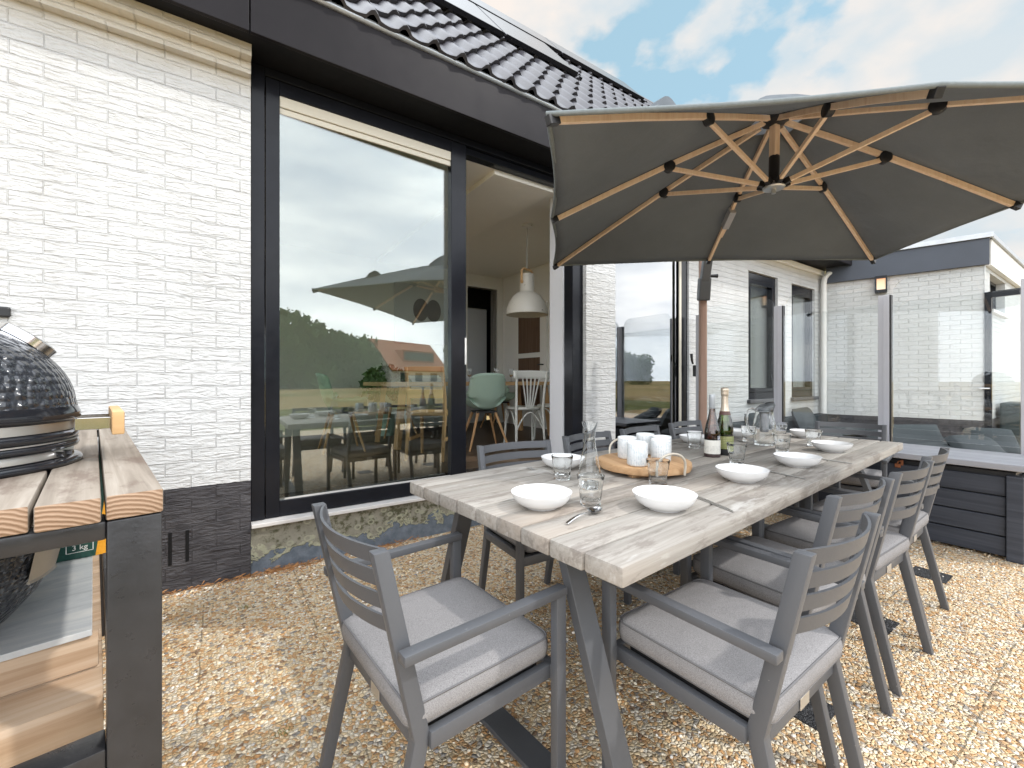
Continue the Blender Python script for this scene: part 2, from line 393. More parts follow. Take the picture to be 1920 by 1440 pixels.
# ------------------------------------------------------------------ world, sun, camera
SUN = Vector((.59,-.69,1.0)).normalized()
w = bpy.data.worlds.new('World'); sc.world = w; w.use_nodes = True
def build_world():
    nt = w.node_tree; nt.nodes.clear(); n = nt.nodes; l = nt.links
    out = n.new('ShaderNodeOutputWorld'); bg = n.new('ShaderNodeBackground')
    sky = n.new('ShaderNodeTexSky'); sky.sky_type = 'NISHITA'; sky.sun_disc = False
    sky.sun_elevation = math.asin(SUN.z); sky.sun_rotation = math.atan2(SUN.x, SUN.y)
    sky.air_density = 1.0; sky.dust_density = .8; sky.ozone_density = 1.4
    tc = n.new('ShaderNodeTexCoord'); sp = n.new('ShaderNodeSeparateXYZ'); l.new(tc.outputs['Generated'], sp.inputs[0])
    def ramp(src, stops):
        r = n.new('ShaderNodeValToRGB'); l.new(src, r.inputs[0])
        while len(r.color_ramp.elements) < len(stops): r.color_ramp.elements.new(.5)
        for e,(p,c) in zip(r.color_ramp.elements, stops): e.position = p; e.color = (*c,1) if isinstance(c,tuple) else (c,c,c,1)
        return r.outputs[0]
    def noise(vec, sc_, det, ro):
        q = n.new('ShaderNodeTexNoise'); l.new(vec, q.inputs['Vector']); q.inputs['Scale'].default_value = sc_; q.inputs['Detail'].default_value = det; q.inputs['Roughness'].default_value = ro; return q.outputs[0]
    def mixc(f, a, b_):
        m = n.new('ShaderNodeMix'); m.data_type = 'RGBA'
        for i,v in ((0,f),(6,a),(7,b_)):
            if isinstance(v, bpy.types.NodeSocket): l.new(v, m.inputs[i])
            else: m.inputs[i].default_value = v
        return m.outputs[2]
    mp = n.new('ShaderNodeMapping'); l.new(tc.outputs['Generated'], mp.inputs[0]); mp.inputs['Scale'].default_value = (1,1,1.75); mp.inputs['Location'].default_value = CLOUD
    vo = n.new('ShaderNodeTexVoronoi'); vo.feature = 'SMOOTH_F1'; vo.inputs['Scale'].default_value = 11.; vo.inputs['Smoothness'].default_value = .6
    wv = n.new('ShaderNodeTexNoise'); l.new(mp.outputs[0], wv.inputs['Vector']); wv.inputs['Scale'].default_value = 14.; wv.inputs['Detail'].default_value = 5
    av = n.new('ShaderNodeMix'); av.data_type = 'RGBA'; av.inputs[0].default_value = .06; l.new(mp.outputs[0], av.inputs[6]); l.new(wv.outputs['Color'], av.inputs[7]); l.new(av.outputs[2], vo.inputs['Vector'])
    ma = n.new('ShaderNodeMath'); ma.operation = 'MULTIPLY_ADD'; l.new(vo.outputs['Distance'], ma.inputs[0]); ma.inputs[1].default_value = -.20; l.new(noise(mp.outputs[0], 2.7, 7, .50), ma.inputs[2])
    cov = ramp(ma.outputs[0], [(.375,0.),(.425,.85),(.52,1.)])
    cum = ramp(noise(mp.outputs[0], 6., 6, .5), [(.36,(2.05,2.28,2.42)),(.58,(2.85,2.62,2.44))])
    blue = mixc(.86, sky.outputs[0], (1.2,1.84,2.12,1))
    front = mixc(cov, blue, cum)
    # brighter broken cloud layer over the rest of the sky
    mp2 = n.new('ShaderNodeMapping'); l.new(tc.outputs['Generated'], mp2.inputs[0]); mp2.inputs['Scale'].default_value = (1,1,3.2)
    lay = ramp(noise(mp2.outputs[0], 2.2, 8, .55), [(.3,(5.4,6.0,6.9)),(.5,(7.9,8.2,8.6)),(.7,(11.5,11.4,11.2))])
    mr = n.new('ShaderNodeMapRange'); vd = n.new('ShaderNodeVectorMath'); vd.operation = 'DOT_PRODUCT'; l.new(tc.outputs['Generated'], vd.inputs[0]); vd.inputs[1].default_value = (.66,.75,0)
    l.new(vd.outputs['Value'], mr.inputs[0]); mr.inputs[1].default_value = .47; mr.inputs[2].default_value = .10
    mz = n.new('ShaderNodeMapRange'); l.new(sp.outputs[2], mz.inputs[0]); mz.inputs[1].default_value = .72; mz.inputs[2].default_value = .88
    mx = n.new('ShaderNodeMath'); mx.operation = 'MAXIMUM'; l.new(mr.outputs[0], mx.inputs[0]); l.new(mz.outputs[0], mx.inputs[1])
    l.new(mixc(mx.outputs[0], front, lay), bg.inputs[0]); bg.inputs[1].default_value = .15
    l.new(bg.outputs[0], out.inputs[0])
CLOUD = (5.2,2.2,1.)
build_world()
ld = bpy.data.lights.new('sun', 'SUN'); ld.energy = .95; ld.angle = R(2.0); ld.color = (1,.96,.90)
lo = bpy.data.objects.new('sun', ld); COL.objects.link(lo); lo.rotation_euler = SUN.to_track_quat('Z','Y').to_euler()
cd = bpy.data.cameras.new('camera'); cam = bpy.data.objects.new('camera', cd); COL.objects.link(cam)
cam.location = (0,0,1.18); cam.rotation_euler = (R(90),0,R(55.72-90)); cd.sensor_width = 36; cd.lens = 810/1920*36
cd.shift_y = -8.3/1920; cd.clip_start = .05; cd.clip_end = 2000
sc.camera = cam
sc.view_settings.view_transform = 'Standard'; sc.view_settings.look = 'None'; sc.view_settings.exposure = 1.2; sc.view_settings.gamma = 1
sc.cycles.use_denoising = True
sc.cycles.max_bounces = 14; sc.cycles.transmission_bounces = 12; sc.cycles.transparent_max_bounces = 24; sc.cycles.diffuse_bounces = 5; sc.cycles.glossy_bounces = 5
sc.cycles.caustics_reflective = False; sc.cycles.caustics_refractive = True; sc.cycles.sample_clamp_indirect = 6

# ------------------------------------------------------------------ ground
t = MB(); t.grid(36, 16, lambda u,v: (-6+u*18, -4.6+v*8.2, 0)); struct(t.build('terrace', M['pebble']))
fm = NT('dry_grass_field'); p = fm.pos()
fc = fm.ramp(fm.noise(p, .05, 6, .6), [(.35,(.15,.16,.05)),(.5,(.34,.25,.11)),(.65,(.40,.28,.14))])
fc = fm.mix(1., fc, fm.ramp(fm.noise(p, 2.5, 5), [(.3,.7),(.7,1.)]), 'MULTIPLY'); fm.pbsdf(fc, .95, fm.bump(fm.noise(p, 12., 4), .08), spec=.1)
t = MB(); t.grid(24, 24, lambda u,v: (-300+u*600, -300+v*600, -.03)); struct(t.build('field', fm.m))
lm = NT('lawn_grass'); p = lm.pos()
lc = lm.ramp(lm.noise(p, 9., 6, .7), [(.3,(.09,.105,.03)),(.7,(.21,.20,.07))]); lm.pbsdf(lc, .95, lm.bump(lm.noise(p, 60., 4), .04), spec=.1)
t = MB(); t.grid(8, 8, lambda u,v: (-14+u*34, -13+v*8.4, -.015)); struct(t.build('lawn', lm.m))
# loose stones lying on the washed gravel
pm = NT('loose_stone'); gi = pm.new('ShaderNodeNewGeometry').outputs['Random Per Island']
pc_ = pm.ramp(gi, [(0,(.30,.20,.13)),(.06,(.60,.35,.16)),(.18,(.74,.51,.29)),(.34,(.82,.66,.45)),(.54,(.87,.78,.62)),(.72,(.90,.85,.77)),(.87,(.50,.47,.44)),(.95,(.30,.29,.29))], 'CONSTANT')
pm.pbsdf(pc_, .5, spec=.4)
ib = bmesh.new(); bmesh.ops.create_icosphere(ib, subdivisions=1, radius=1.); iv = np.array([v.co[:] for v in ib.verts]); ifc = np.array([[v.index for v in f.verts] for f in ib.faces]); ib.free()
NP = 9000
ctr = np.stack([rng.uniform(-.6,5.4,NP), rng.uniform(-.9,3.0,NP), np.zeros(NP)],1)
ctr[:700,0] = rng.uniform(-.6,3.3,700); ctr[:700,1] = 3.0-np.abs(rng.normal(0,.03,700))
rad = rng.uniform(.0042,.0085,NP); sq = np.stack([rng.uniform(.8,1.3,NP),rng.uniform(.7,1.1,NP),rng.uniform(.45,.75,NP)],1)*rad[:,None]
an_ = rng.uniform(0,2*np.pi,NP); ctr[:,2] = sq[:,2]*.35
vv_ = iv[None]*sq[:,None,:]*(1+.12*rng.standard_normal((NP,len(iv),1)))
cx_,sx_ = np.cos(an_)[:,None],np.sin(an_)[:,None]
vv_ = np.stack([vv_[:,:,0]*cx_-vv_[:,:,1]*sx_, vv_[:,:,0]*sx_+vv_[:,:,1]*cx_, vv_[:,:,2]],2)+ctr[:,None,:]
ff_ = (ifc[None]+(np.arange(NP)*len(iv))[:,None,None]).reshape(-1,3)
me = bpy.data.meshes.new('loose_pebbles'); me.from_pydata(vv_.reshape(-1,3).tolist(), [], ff_.tolist()); me.materials.append(pm.m)
for p_ in me.polygons: p_.use_smooth = True
o = bpy.data.objects.new('loose_pebbles', me); COL.objects.link(o); struct(o,'stuff'); o['label'] = 'loose rounded stones lying on the washed gravel terrace'
# charcoal inserts between the gravel pavers
ins = [(1.75,.70,'beside the rear leg of the nearest side chair'),(2.64,.755,'behind the second and third side chairs'),(3.56,.735,'near the farthest side chair and the bench box'),(2.56,1.58,'under the middle of the table')]
for i,(x,y,wh) in enumerate(ins):
    t = MB(); t.box((-.085,-.085,0),(.085,.085,.004))
    o = t.build('paving_insert', M['pebble_dark'], loc=(x,y,.0)); tag(o, 'charcoal gravel square set in the pavers '+wh, 'paving tile', 'charcoal squares in the paving')

# ------------------------------------------------------------------ house
house = thing('house', 'white painted brick house with charcoal base, dark tiled roof and tall black sliding door', 'house')
YW, YF = 3.03, 3.25          # front wall face, recessed wall face
ZS = 3.126                   # soffit
t = MB()
t.box((-5.5,YW,0),(.165,YW+.3,ZS)); t.build('front_wall', M['brick'], house)
t = MB(); t.box((2.93,YW,0),(3.335,YF+.05,ZS)); t.build('brick_pier', M['brick'], house)
t = MB()
W3 = (6.37,7.26,.935,2.77); W4 = (7.73,8.60,.935,2.75)
t.box((4.92,YF,0),(W3[0],YF+.28,ZS)); t.box((W3[1],YF,0),(W4[0],YF+.28,ZS)); t.box((W4[1],YF,0),(9.0,YF+.28,ZS))
for a in (W3,W4): t.box((a[0],YF,0),(a[1],YF+.28,a[2]-.05)); t.box((a[0],YF,a[3]),(a[1],YF+.28,ZS))
t.box((3.335,YF+.01,0),(4.92,YF+.28,.40))
t.build('rear_wall_section', M['brick'], house)
# corbelled brick courses under the eaves
t = MB(); t.box((-5.5,YW-.05,2.985),(.163,YW-.002,3.054)); t.box((-5.5,YW-.11,3.056),(.163,YW-.002,ZS-.002)); t.build('corbel', M['brick'], house)
# soffit and fascia
t = MB(); t.box((-5.5,2.83,ZS),(9.0,3.6,ZS+.05)); t.build('soffit', M['soffit'], house)
for i,(a,b) in enumerate(((-5.5,.145),(.152,2.62),(2.626,9.0))):
    t = MB(); t.box((a,2.80,ZS-.012),(b,2.825,3.445), bevel=.003); t.build('fascia_board', M['fascia'], house)
t = MB(); t.tube([(-5.5,2.80,3.462),(9.0,2.80,3.462)], .022, 10); t.build('eaves_trim', M['gutter'], house, 40)
# roof
uS = Vector((0,math.cos(R(50)),math.sin(R(50)))); nS = Vector((0,-math.sin(R(50)),math.cos(R(50))))
E0 = Vector((0,2.80,3.475)); TX0, TX1, PIT, EXPO = -4.9, 8.96, .21, .33
def prof(f):
    if f < .42: return .042*math.sin(PI*f/.42)
    g = (f-.42)/.58; return -.010*math.sin(PI*g)
nt_ = int((TX1-TX0)/PIT); SM = 9
roof = MB(); roof.box((TX0,2.86,3.30),(TX1,2.90,3.42)); roof = roof.build('roof', M['soffit'], house)
rt = MB()
for k in range(10):
    t0 = -.03 + k*EXPO; t1 = t0+EXPO+.03
    rows = []
    for (tt,lift,dz) in ((t0+.006,.026,-.02),(t0,.034,0),(t0+.02,.038,0),(t1-.12,.018,0),(t1,.0,0)):
        row = []
        for i in range(nt_*SM+1):
            x = TX0 + i*PIT/SM; f = (i%SM)/SM
            jit = .004*math.sin(k*7.1+ (i//SM)*3.7)
            pnt = E0 + uS*(tt+jit) + nS*(lift + prof(f) + dz) + Vector((x,0,0)); row.append(rt.bm.verts.new(pnt))
        rows.append(row)
    for A,B in zip(rows, rows[1:]):
        for i in range(nt_*SM): rt.bm.faces.new((A[i],A[i+1],B[i+1],B[i]))
ro = rt.build('roof_tiles', M['tile'], house, 50, recalc=False)
def slope_box(mb, x0, x1, t0, t1, h0, h1, bevel=0):
    Mx = Matrix(((1,0,0,E0.x),(0,uS.y,nS.y,E0.y),(0,uS.z,nS.z,E0.z),(0,0,0,1)))
    return mb.box((x0,t0,h0),(x1,t1,h1),Mx,bevel)
t = MB(); slope_box(t, TX0, TX1, 3.19, 3.30, .0, .07, .02); t.build('ridge_tiles', M['tile'], house)
t = MB(); slope_box(t, TX0, TX1, -.02, 3.28, -.12, -.045); t.build('roof_deck', M['soffit'], house)
# back slope so that the roof is a body
t = MB(); rz = E0 + uS*3.28; t.poly([(TX0,rz.y,rz.z),(TX1,rz.y,rz.z),(TX1,rz.y+3.6,rz.z-3.9),(TX0,rz.y+3.6,rz.z-3.9)]); t.build('roof_back', M['tile'], house)
def solar(x0, x1, t0, t1):
    m = MB(); slope_box(m, x0, x1, t0, t1, .085, .112, .004); q = m.build('solar_panel', M['panel'], house)
    m = MB()
    slope_box(m, x0+.002, x1-.002, t0-.006, t0+.012, .07, .116)
    m.build('panel_frame', M['frame'], q)
for i in range(5): solar(3.49-1.03*(i+1)+.028, 3.49-1.03*i, 1.60, 2.58)
for i in range(5): solar(5.53-1.70*(i+1)+.030, 5.53-1.70*i, 2.67, 3.30)
t = MB()
for (xa,xb,tt) in ((-1.6,3.62,1.66),(-1.6,3.62,2.4),(-2.9,5.65,2.74),(-2.9,5.65,3.15)): slope_box(t, xa, xb, tt, tt+.045, .04, .082)
t.build('mounting_rail', M['frame'], house)

# sliding door
def frame_rect(mb, x0,x1,z0,z1, y0,y1, wl,wr,wb,wt, bevel=.004):
    if wl: mb.box((x0,y0,z0),(x0+wl,y1,z1),bevel=bevel)
    if wr: mb.box((x1-wr,y0,z0),(x1,y1,z1),bevel=bevel)
    if wb: mb.box((x0+wl,y0+.001,z0),(x1-wr,y1-.001,z0+wb),bevel=bevel)
    if wt: mb.box((x0+wl,y0+.001,z1-wt),(x1-wr,y1-.001,z1),bevel=bevel)
DZ0 = .312
t = MB(); frame_rect(t, .168, 2.93, DZ0, ZS-.002, 3.075, 3.20, .074, .135, .0, .055)
t.box((.242,3.115,ZS-.11),(2.795,3.2,ZS-.057),bevel=.003)
dfr = t.build('door_frame', M['frame'], house)
t = MB(); frame_rect(t, .247, 1.655, DZ0+.002, ZS-.06, 3.082, 3.15, .078, .132, .10, .085); sash = t.build('door_sash', M['frame'], house)
t = MB(); t.box((-.615,-.004,.39),(.615,.004,3.0)); dp = t.build('door_pane', M['door_glass'], sash, loc=(.925,3.125,0)); dp.rotation_euler = (0,0,R(2.3))
t = MB(); t.box((.325,3.095,2.868),(1.523,3.111,2.905),bevel=.003); t.box((.325,3.088,2.909),(1.523,3.111,2.978),bevel=.004); t.build('vent_strip', M['cream'], sash)
t = MB(); t.box((.325,3.098,.412),(1.523,3.108,.424)); t.build('glazing_bead', M['sill'], sash)
t = MB(); t.box((1.640,3.073,1.30),(1.654,3.081,1.515),bevel=.002); t.build('door_handle', M['pvc'], sash)
t = MB(); t.box((.168,3.005,.286),(2.93,3.20,.31),bevel=.004); t.build('door_sill', M['sill'], house)
t = MB(); t.box((.167,3.045,0),(2.928,3.25,.284)); t.build('plinth', M['plinth'], house)
t = MB(); t.box((1.66,3.12,.311),(2.79,3.32,.40),bevel=.004); t.build('threshold', M['frame'], house)
t = MB(); t.box((2.795,3.202,.40),(2.83,3.42,3.02),bevel=.003); t.box((2.785,3.205,.40),(2.795,3.215,3.0)); t.build('door_reveal', M['grey_white'], house)
t = MB(); t.box((-.3,3.335,.30),(.166,3.40,3.02)); t.build('inner_reveal', M['white_paint'], house)
# full-height window beside the pier
t = MB(); frame_rect(t, 3.34, 4.915, .40, ZS-.003, YF+.02, YF+.12, .05, .12, .08, .08); wf = t.build('window', M['frame'], house)
t = MB(); t.box((4.735,YF+.008,.48),(4.775,YF+.019,ZS-.09)); t.build('window_bead', M['cream'], wf)
t = MB(); t.box((3.38,YF+.06,.46),(4.80,YF+.068,ZS-.07)); t.build('window_pane', M['win_glass'], wf)
for a in (W3,W4):
    x0,x1,z0,z1 = a
    t = MB(); frame_rect(t, x0+.004,x1-.004,z0-.045,z1-.004, YF+.035,YF+.13, .055,.055,.10,.10); 
    frame_rect(t, x0+.058,x1-.058,z0+.058,z1-.108, YF+.025,YF+.10, .055,.055,.06,.06)
    f = t.build('window', M['frame'], house)
    t = MB(); t.box((x0+.10,YF+.07,z0+.10),(x1-.10,YF+.078,z1-.15)); t.build('window_pane', M['small_glass'], f)
    t = MB(); t.box((x0-.04,YF-.05,z0-.10),(x1+.05,YF+.033,z0-.047),bevel=.008); t.build('window_sill', M['sill_dark'], f)
    t = MB(); t.box((x0+.06,YF+.14,z0+.09),(x1-.06,YF+.26,z0+.125)); t.build('inner_sill', M['cream'], f)
# rooms behind the glass
FL, CE = .40, 3.02
t = MB(); t.box((-1.6,3.33,FL-.06),(4.30,8.4,FL)); t.build('room_floor', M['floor_in'], house)
t = MB(); t.box((4.32,3.53,FL-.06),(8.9,7.2,FL)); t.build('room_floor', M['floor_in'], house)
t = MB(); t.box((-1.6,3.21,CE),(8.9,8.4,CE+.08)); t.box((2.0,3.205,2.975),(2.66,6.6,CE-.001)); t.build('ceiling', M['ceil'], house)
for lo,hi in (((.55,6.6,FL),(3.52,6.7,CE)),((3.521,6.6,2.82),(4.22,6.7,CE)),((4.221,6.6,FL),(4.3,6.7,CE)),((4.302,3.54,FL),(4.40,6.7,CE)),((8.85,3.54,FL),(8.9,7.2,CE)),((4.402,7.1,FL),(8.85,7.2,CE)),((-1.7,6.3,FL),(-1.6,6.7,CE))):
    t = MB(); t.box(lo,hi); t.build('room_wall', M['white_paint'], house)
t = MB(); t.box((3.0,8.3,FL),(4.9,8.38,CE)); t.box((4.80,6.71,FL),(4.88,8.3,CE)); t.box((2.95,6.71,FL),(3.0,8.3,CE)); t.build('kitchen_wall', M['navy'], house)
t = MB(); t.box((3.50,6.585,FL),(3.56,6.60,2.86)); t.box((4.17,6.585,FL),(4.235,6.60,2.86)); t.box((3.56,6.585,2.80),(4.17,6.60,2.86)); t.build('doorway_trim', M['white_paint'], house)
# panelled door on the side wall of the dining room
t = MB(); t.box((4.262,5.30,FL),(4.30,6.2,2.42),bevel=.004); dr = t.build('interior_door', M['white_paint'], house)
t = MB(); t.box((4.254,5.46,1.62),(4.261,6.05,2.28)); t.box((4.254,5.46,.7),(4.261,6.05,1.54)); t.build('door_panel', M['brownwood'], dr)
t = MB(); t.tube([(4.26,5.37,1.42),(4.22,5.37,1.42),(4.22,5.47,1.42)], .009, 8); t.build('door_lever', M['black'], dr)
# curtains
def curtain(x0,x1,y,z0,z1,mat,label,amp=.03,freq=9):
    m = MB(); m.grid(80, 3, lambda u,v: (x0+(x1-x0)*u, y+amp*math.sin(u*freq*2*PI)+.4*amp*math.sin(u*23.), z0+(z1-z0)*v))
    tag(m.build('curtain', mat, None, 60), label, 'curtain')
curtain(4.25,4.83,3.62,.45,3.0,M['sheer'],'white sheer curtain behind the full height window by the pier')
curtain(6.62,7.24,3.46,.5,3.0,M['curtain'],'cream curtain behind the nearer of the two small windows')
curtain(7.90,8.58,3.46,.5,3.0,M['curtain'],'cream curtain behind the small window next to the downpipe')
# weep vents, slot shade drawn as flat black strips, and cable plate
t = MB(); t.box((-.224,YW-.004,.155),(-.208,YW+.01,.335)); t.box((-.148,YW-.004,.160),(-.132,YW+.01,.335)); t.build('wall_vent', M['soffit'], house)
t = MB(); t.box((-1.05,YW-.02,1.472),(-.807,YW-.002,1.522),bevel=.008); t.build('wall_plate', M['black'], house)
# downpipe
t = MB(); t.tube([(8.76,3.17,.58),(8.76,3.17,2.86),(8.765,3.16,2.95),(8.80,3.12,3.02),(8.95,3.0,3.07),(9.1,2.9,3.09)], .042, 14)
for z in (1.5,2.35): t.tube([(8.76,3.17,z),(8.76,3.17,z+.035)], .048, 14)
t.build('downpipe', M['pvc'], house, 40)

# ------------------------------------------------------------------ side wing
wing = thing('side_wing', 'flat roofed white brick annex with blue grey fascia at the far right', 'annex', (8.83,3.25,0), math.atan2(-.968,.2513))
t = MB(); t.box((.0,0,0),(1.975,.25,2.90)); t.build('front_wall', M['brick'], wing)
t = MB(); t.box((.09,-.07,2.862),(2.02,.0,3.245),bevel=.003); t.build('fascia_board', M['fascia_blue'], wing)
t = MB(); t.box((-.3,-.10,3.247),(2.06,.3,3.32),bevel=.004); t.build('roof_trim', M['gutter'], wing)
side = thing('annex_side', 'bright side wall of the annex with a small high window', 'annex wall', (9.335,1.335,0))
t = MB()
t.box((.0,.0,0),(.36,.22,2.9)); t.box((1.62,.0,0),(4.5,.22,2.9)); t.box((.36,.0,0),(1.62,.22,2.25)); t.box((.36,.0,2.80),(1.62,.22,2.9)); t.build('side_wall', M['brick'], side)
t = MB(); frame_rect(t, .362,1.618,2.252,2.798,.10,.17,.05,.05,.05,.05); t.box((.97,.10,2.30),(1.01,.16,2.75)); f = t.build('window', M['frame'], side)
t = MB(); t.box((.41,.13,2.30),(1.57,.136,2.75)); t.build('window_pane', M['win_glass'], f)
t = MB(); t.box((.33,-.05,2.20),(1.66,.09,2.248),bevel=.006); t.build('window_sill', M['sill'], f)
t = MB(); t.box((.06,-.06,2.862),(4.5,.0,3.245),bevel=.003); t.build('side_fascia', M['pvc'], side)
t = MB(); t.box((.0,-.09,3.247),(4.55,.3,3.318),bevel=.004); t.build('roof_trim', M['gutter'], side)
t = MB(); t.box((.2,.05,3.25),(4.5,3.2,3.30)); t.build('flat_roof', M['gutter'], side)

# lantern on the annex wall (lit)
lw_ = math.atan2(-.968,.2513)
lan = thing('wall_lantern', 'lit square wall lantern high on the white annex wall', 'wall lamp', (8.83+.82*.2513,3.25-.82*.968,2.60), lw_)
t = MB(); t.box((-.075,-.13,0),(.075,-.012,.02),bevel=.003); t.box((-.075,-.13,.25),(.075,-.012,.27),bevel=.003)
for sx in (-1,1): t.box((sx*.066-.010,-.130,.021),(sx*.066+.010,-.110,.249)); t.box((sx*.066-.010,-.03,.021),(sx*.066+.010,-.014,.249))
t.box((-.056,-.131,.021),(.056,-.112,.045)); t.box((-.056,-.131,.225),(.056,-.112,.249))
t.box((-.07,-.012,0),(.07,-.001,.27)); t.build('lantern_frame', M['frame'], lan)
em = NT('lamp_glow'); e = em.new('ShaderNodeEmission', Color=(1,.55,.27), Strength=1.0); em.l.new(e.outputs[0], em.out.inputs[0])
fg = NT('frosted'); fz = fg.sep(fg.obj())[2]; e2 = fg.new('ShaderNodeEmission', Color=fg.ramp(fg.math('MULTIPLY', fz, 3.7), [(.05,(1,.78,.55)),(.5,(1,.62,.34)),(.95,(1,.36,.12))]), Strength=.42); fgp = fg.new('ShaderNodeBsdfPrincipled', Base__Color=(.30,.27,.22), Roughness=.4)
ad = fg.new('ShaderNodeAddShader'); fg.l.new(e2.outputs[0], ad.inputs[0]); fg.l.new(fgp.outputs[0], ad.inputs[1]); fg.l.new(ad.outputs[0], fg.out.inputs[0])
t = MB(); t.box((-.055,-.109,.022),(.055,-.035,.248)); t.build('lantern_glass', fg.m, lan)

# gate beside the annex
gt = thing('garden_gate', 'dark framed glass gate at the annex corner', 'gate', (9.34,1.30,0))
t = MB()
t.bar((0,0,0),(0,0,2.46),.07,.07); t.bar((.03,-.36,0),(.03,-.36,2.47),.05,.07); t.bar((0,0,2.42),(.03,-.36,2.43),.05,.09)
t.bar((0,0,.12),(.03,-.36,.12),.05,.09); t.build('gate_frame', M['frame'], gt)
t = MB(); t.bar((.015,-.18,.17),(.015,-.18,2.37),.27,.008,side=(.03,-.36,0)); t.build('gate_pane', M['screen_glass'], gt)
t = MB(); t.tube([(.0,-.02,1.05),(-.07,-.02,1.05),(-.07,.08,1.05)], .011, 8); t.build('gate_lever', M['chrome'], gt)
ac = thing('heat_pump', 'dark louvred heat pump box against the annex side wall', 'heat pump', (10.45,.93,0))
acm = simple('dark_green_box', (.05,.065,.068), .5)
t = MB(); t.box((-.35,0,.06),(.35,.36,.82),bevel=.03); t.build('casing', acm, ac)
t = MB()
for i in range(11): t.box((-.31,-.012,.12+i*.058),(.31,-.001,.15+i*.058))
t.build('louvres', M['black'], ac)
t = MB(); t.box((-.3,.02,0),(-.22,.34,.06)); t.box((.22,.02,0),(.3,.34,.06)); t.build('foot', M['black'], ac)

# ------------------------------------------------------------------ glass wind screen
ws = thing('wind_screen', 'clear glass wind screen on pale aluminium posts behind the bench box', 'wind screen', (4.97,0,0))
posts = [(3.13,1.985),(2.213,1.965),(1.326,1.935),(.485,1.93),(-.40,1.93)]
for y,zt in posts:
    t = MB(); t.box((-.03,y-.040,0),(.03,y+.040,zt),bevel=.003); t.box((-.034,y-.006,.02),(-.0295,y+.006,zt-.02)); t.build('screen_post', M['alu'], ws)
    t = MB(); t.box((-.028,y-.052,.62),(.02,y-.041,zt-.002)); t.build('post_seal', M['black'], ws)
def pane(y0,y1,z0,z1,x,r,name):
    pts = [(y0,z0),(y1,z0)]
    for k in range(9): a = k/8*PI/2; pts.append((y1-r+r*math.cos(a), z1-r+r*math.sin(a)))
    for k in range(9): a = PI/2+k/8*PI/2; pts.append((y0+r+r*math.cos(a), z1-r+r*math.sin(a)))
    m = MB(); A = [m.bm.verts.new((x,a,b)) for a,b in pts]; B = [m.bm.verts.new((x+.008,a,b)) for a,b in pts]
    m.bm.faces.new(A[::-1]); m.bm.faces.new(B)
    for i in range(len(pts)): m.bm.faces.new((A[i],A[(i+1)%len(pts)],B[(i+1)%len(pts)],B[i]))
    return m.build(name, M['screen_glass'], ws)
for (ya,_),(yb,_) in zip(posts[1:],posts): 
    pane(ya+.045,yb-.055,.67,1.86,-.012,.01,'lower_pane'); pane(ya+.048,yb-.058,.75,2.07,.010,.11,'upper_pane')
t = MB(); t.box((-.05,3.165,1.22),(-.02,3.20,1.36),bevel=.006); t.tube([(-.06,3.19,1.38),(-.11,3.17,1.42),(-.12,3.17,1.50)], [.012,.014,.018], 8); t.build('screen_crank', M['black'], ws)

# ------------------------------------------------------------------ bench box
bx = thing('bench_box', 'charcoal stained timber storage bench along the glass wind screen', 'storage bench', (4.26,.44,0))
L = 2.55
for i in range(4):
    t = MB(); t.box((0,.075,.02+i*.132),(.028,L,.02+i*.132+.124),bevel=.006); t.build('front_board', M['boxwood'], bx)
    t = MB(); t.box((.06,.005,.02+i*.132),(.64,.033,.02+i*.132+.124),bevel=.006); t.build('end_board', M['boxwood'], bx)
t = MB(); t.box((-.026,-.004,0),(.058,.072,.555),bevel=.005); t.build('corner_post', M['boxwood'], bx)
t = MB(); t.box((.03,.036,.02),(.62,L,.57)); t.build('carcass', M['black'], bx)
for i in range(4):
    t = MB(); t.box((-.06+i*.168,-.04,.592),(-.06+i*.168+.160,L,.634),bevel=.006); t.build('lid_board', M['boxlid'], bx)
rust = simple('rust', (.22,.075,.03), .8, var=.5, scale=60)
t = MB(); t.box((-.012,.585,.535),(-.001,.60,.578),bevel=.002); t.box((-.014,.600,.515),(-.001,.635,.545),bevel=.004); t.tube([(-.012,.62,.545),(-.012,.61,.565),(-.012,.59,.57)], .004, 6); t.build('latch', rust, bx)

# lounge sofa and cushions behind the screen
def pillow(mb, sx, sy, sz, M4, n=12, p=3.2, seed=0):
    rr = random.Random(seed); ph = [rr.uniform(0,6) for _ in range(4)]
    def pt(u,v,top):
        a = u*2-1; b = v*2-1
        k = max(0,(1-abs(a)**p))*max(0,(1-abs(b)**p)); k = k**.45
        wv = 1+.10*math.sin(3*a+ph[0])*math.sin(4*b+ph[1])
        return M4 @ Vector((a*sx/2*(1-.02*b*b), b*sy/2*(1-.02*a*a), top*sz/2*k*wv))
    mb.grid(n,n,lambda u,v: pt(u,v,1)); mb.grid(n,n,lambda u,v: pt(v,u,-1)); return mb
def place(loc, rx=0, ry=0, rz=0): return Matrix.Translation(loc) @ Matrix.Rotation(rz,4,'Z') @ Matrix.Rotation(rx,4,'X') @ Matrix.Rotation(ry,4,'Y')
sf = thing('lounge_sofa', 'low dark corner sofa against the white wall behind the glass screen', 'sofa', (0,0,0))
t = MB(); t.box((5.5,2.45,.05),(8.6,3.18,.30),bevel=.02); t.box((6.3,.95,.05),(7.6,1.75,.26),bevel=.02); t.build('sofa_base', M['black'], sf)
t = MB(); t.box((5.5,3.05,.301),(8.6,3.2,.60),bevel=.02); t.build('sofa_back', M['sofa'], sf)
t = MB()
for x in (6.0,7.0,8.0): pillow(t, .98, .62, .16, place((x,2.74,.375)))
pillow(t, 1.25,.78,.18, place((6.95,1.35,.34))); t.build('seat_pad', M['sofa'], sf, 60)
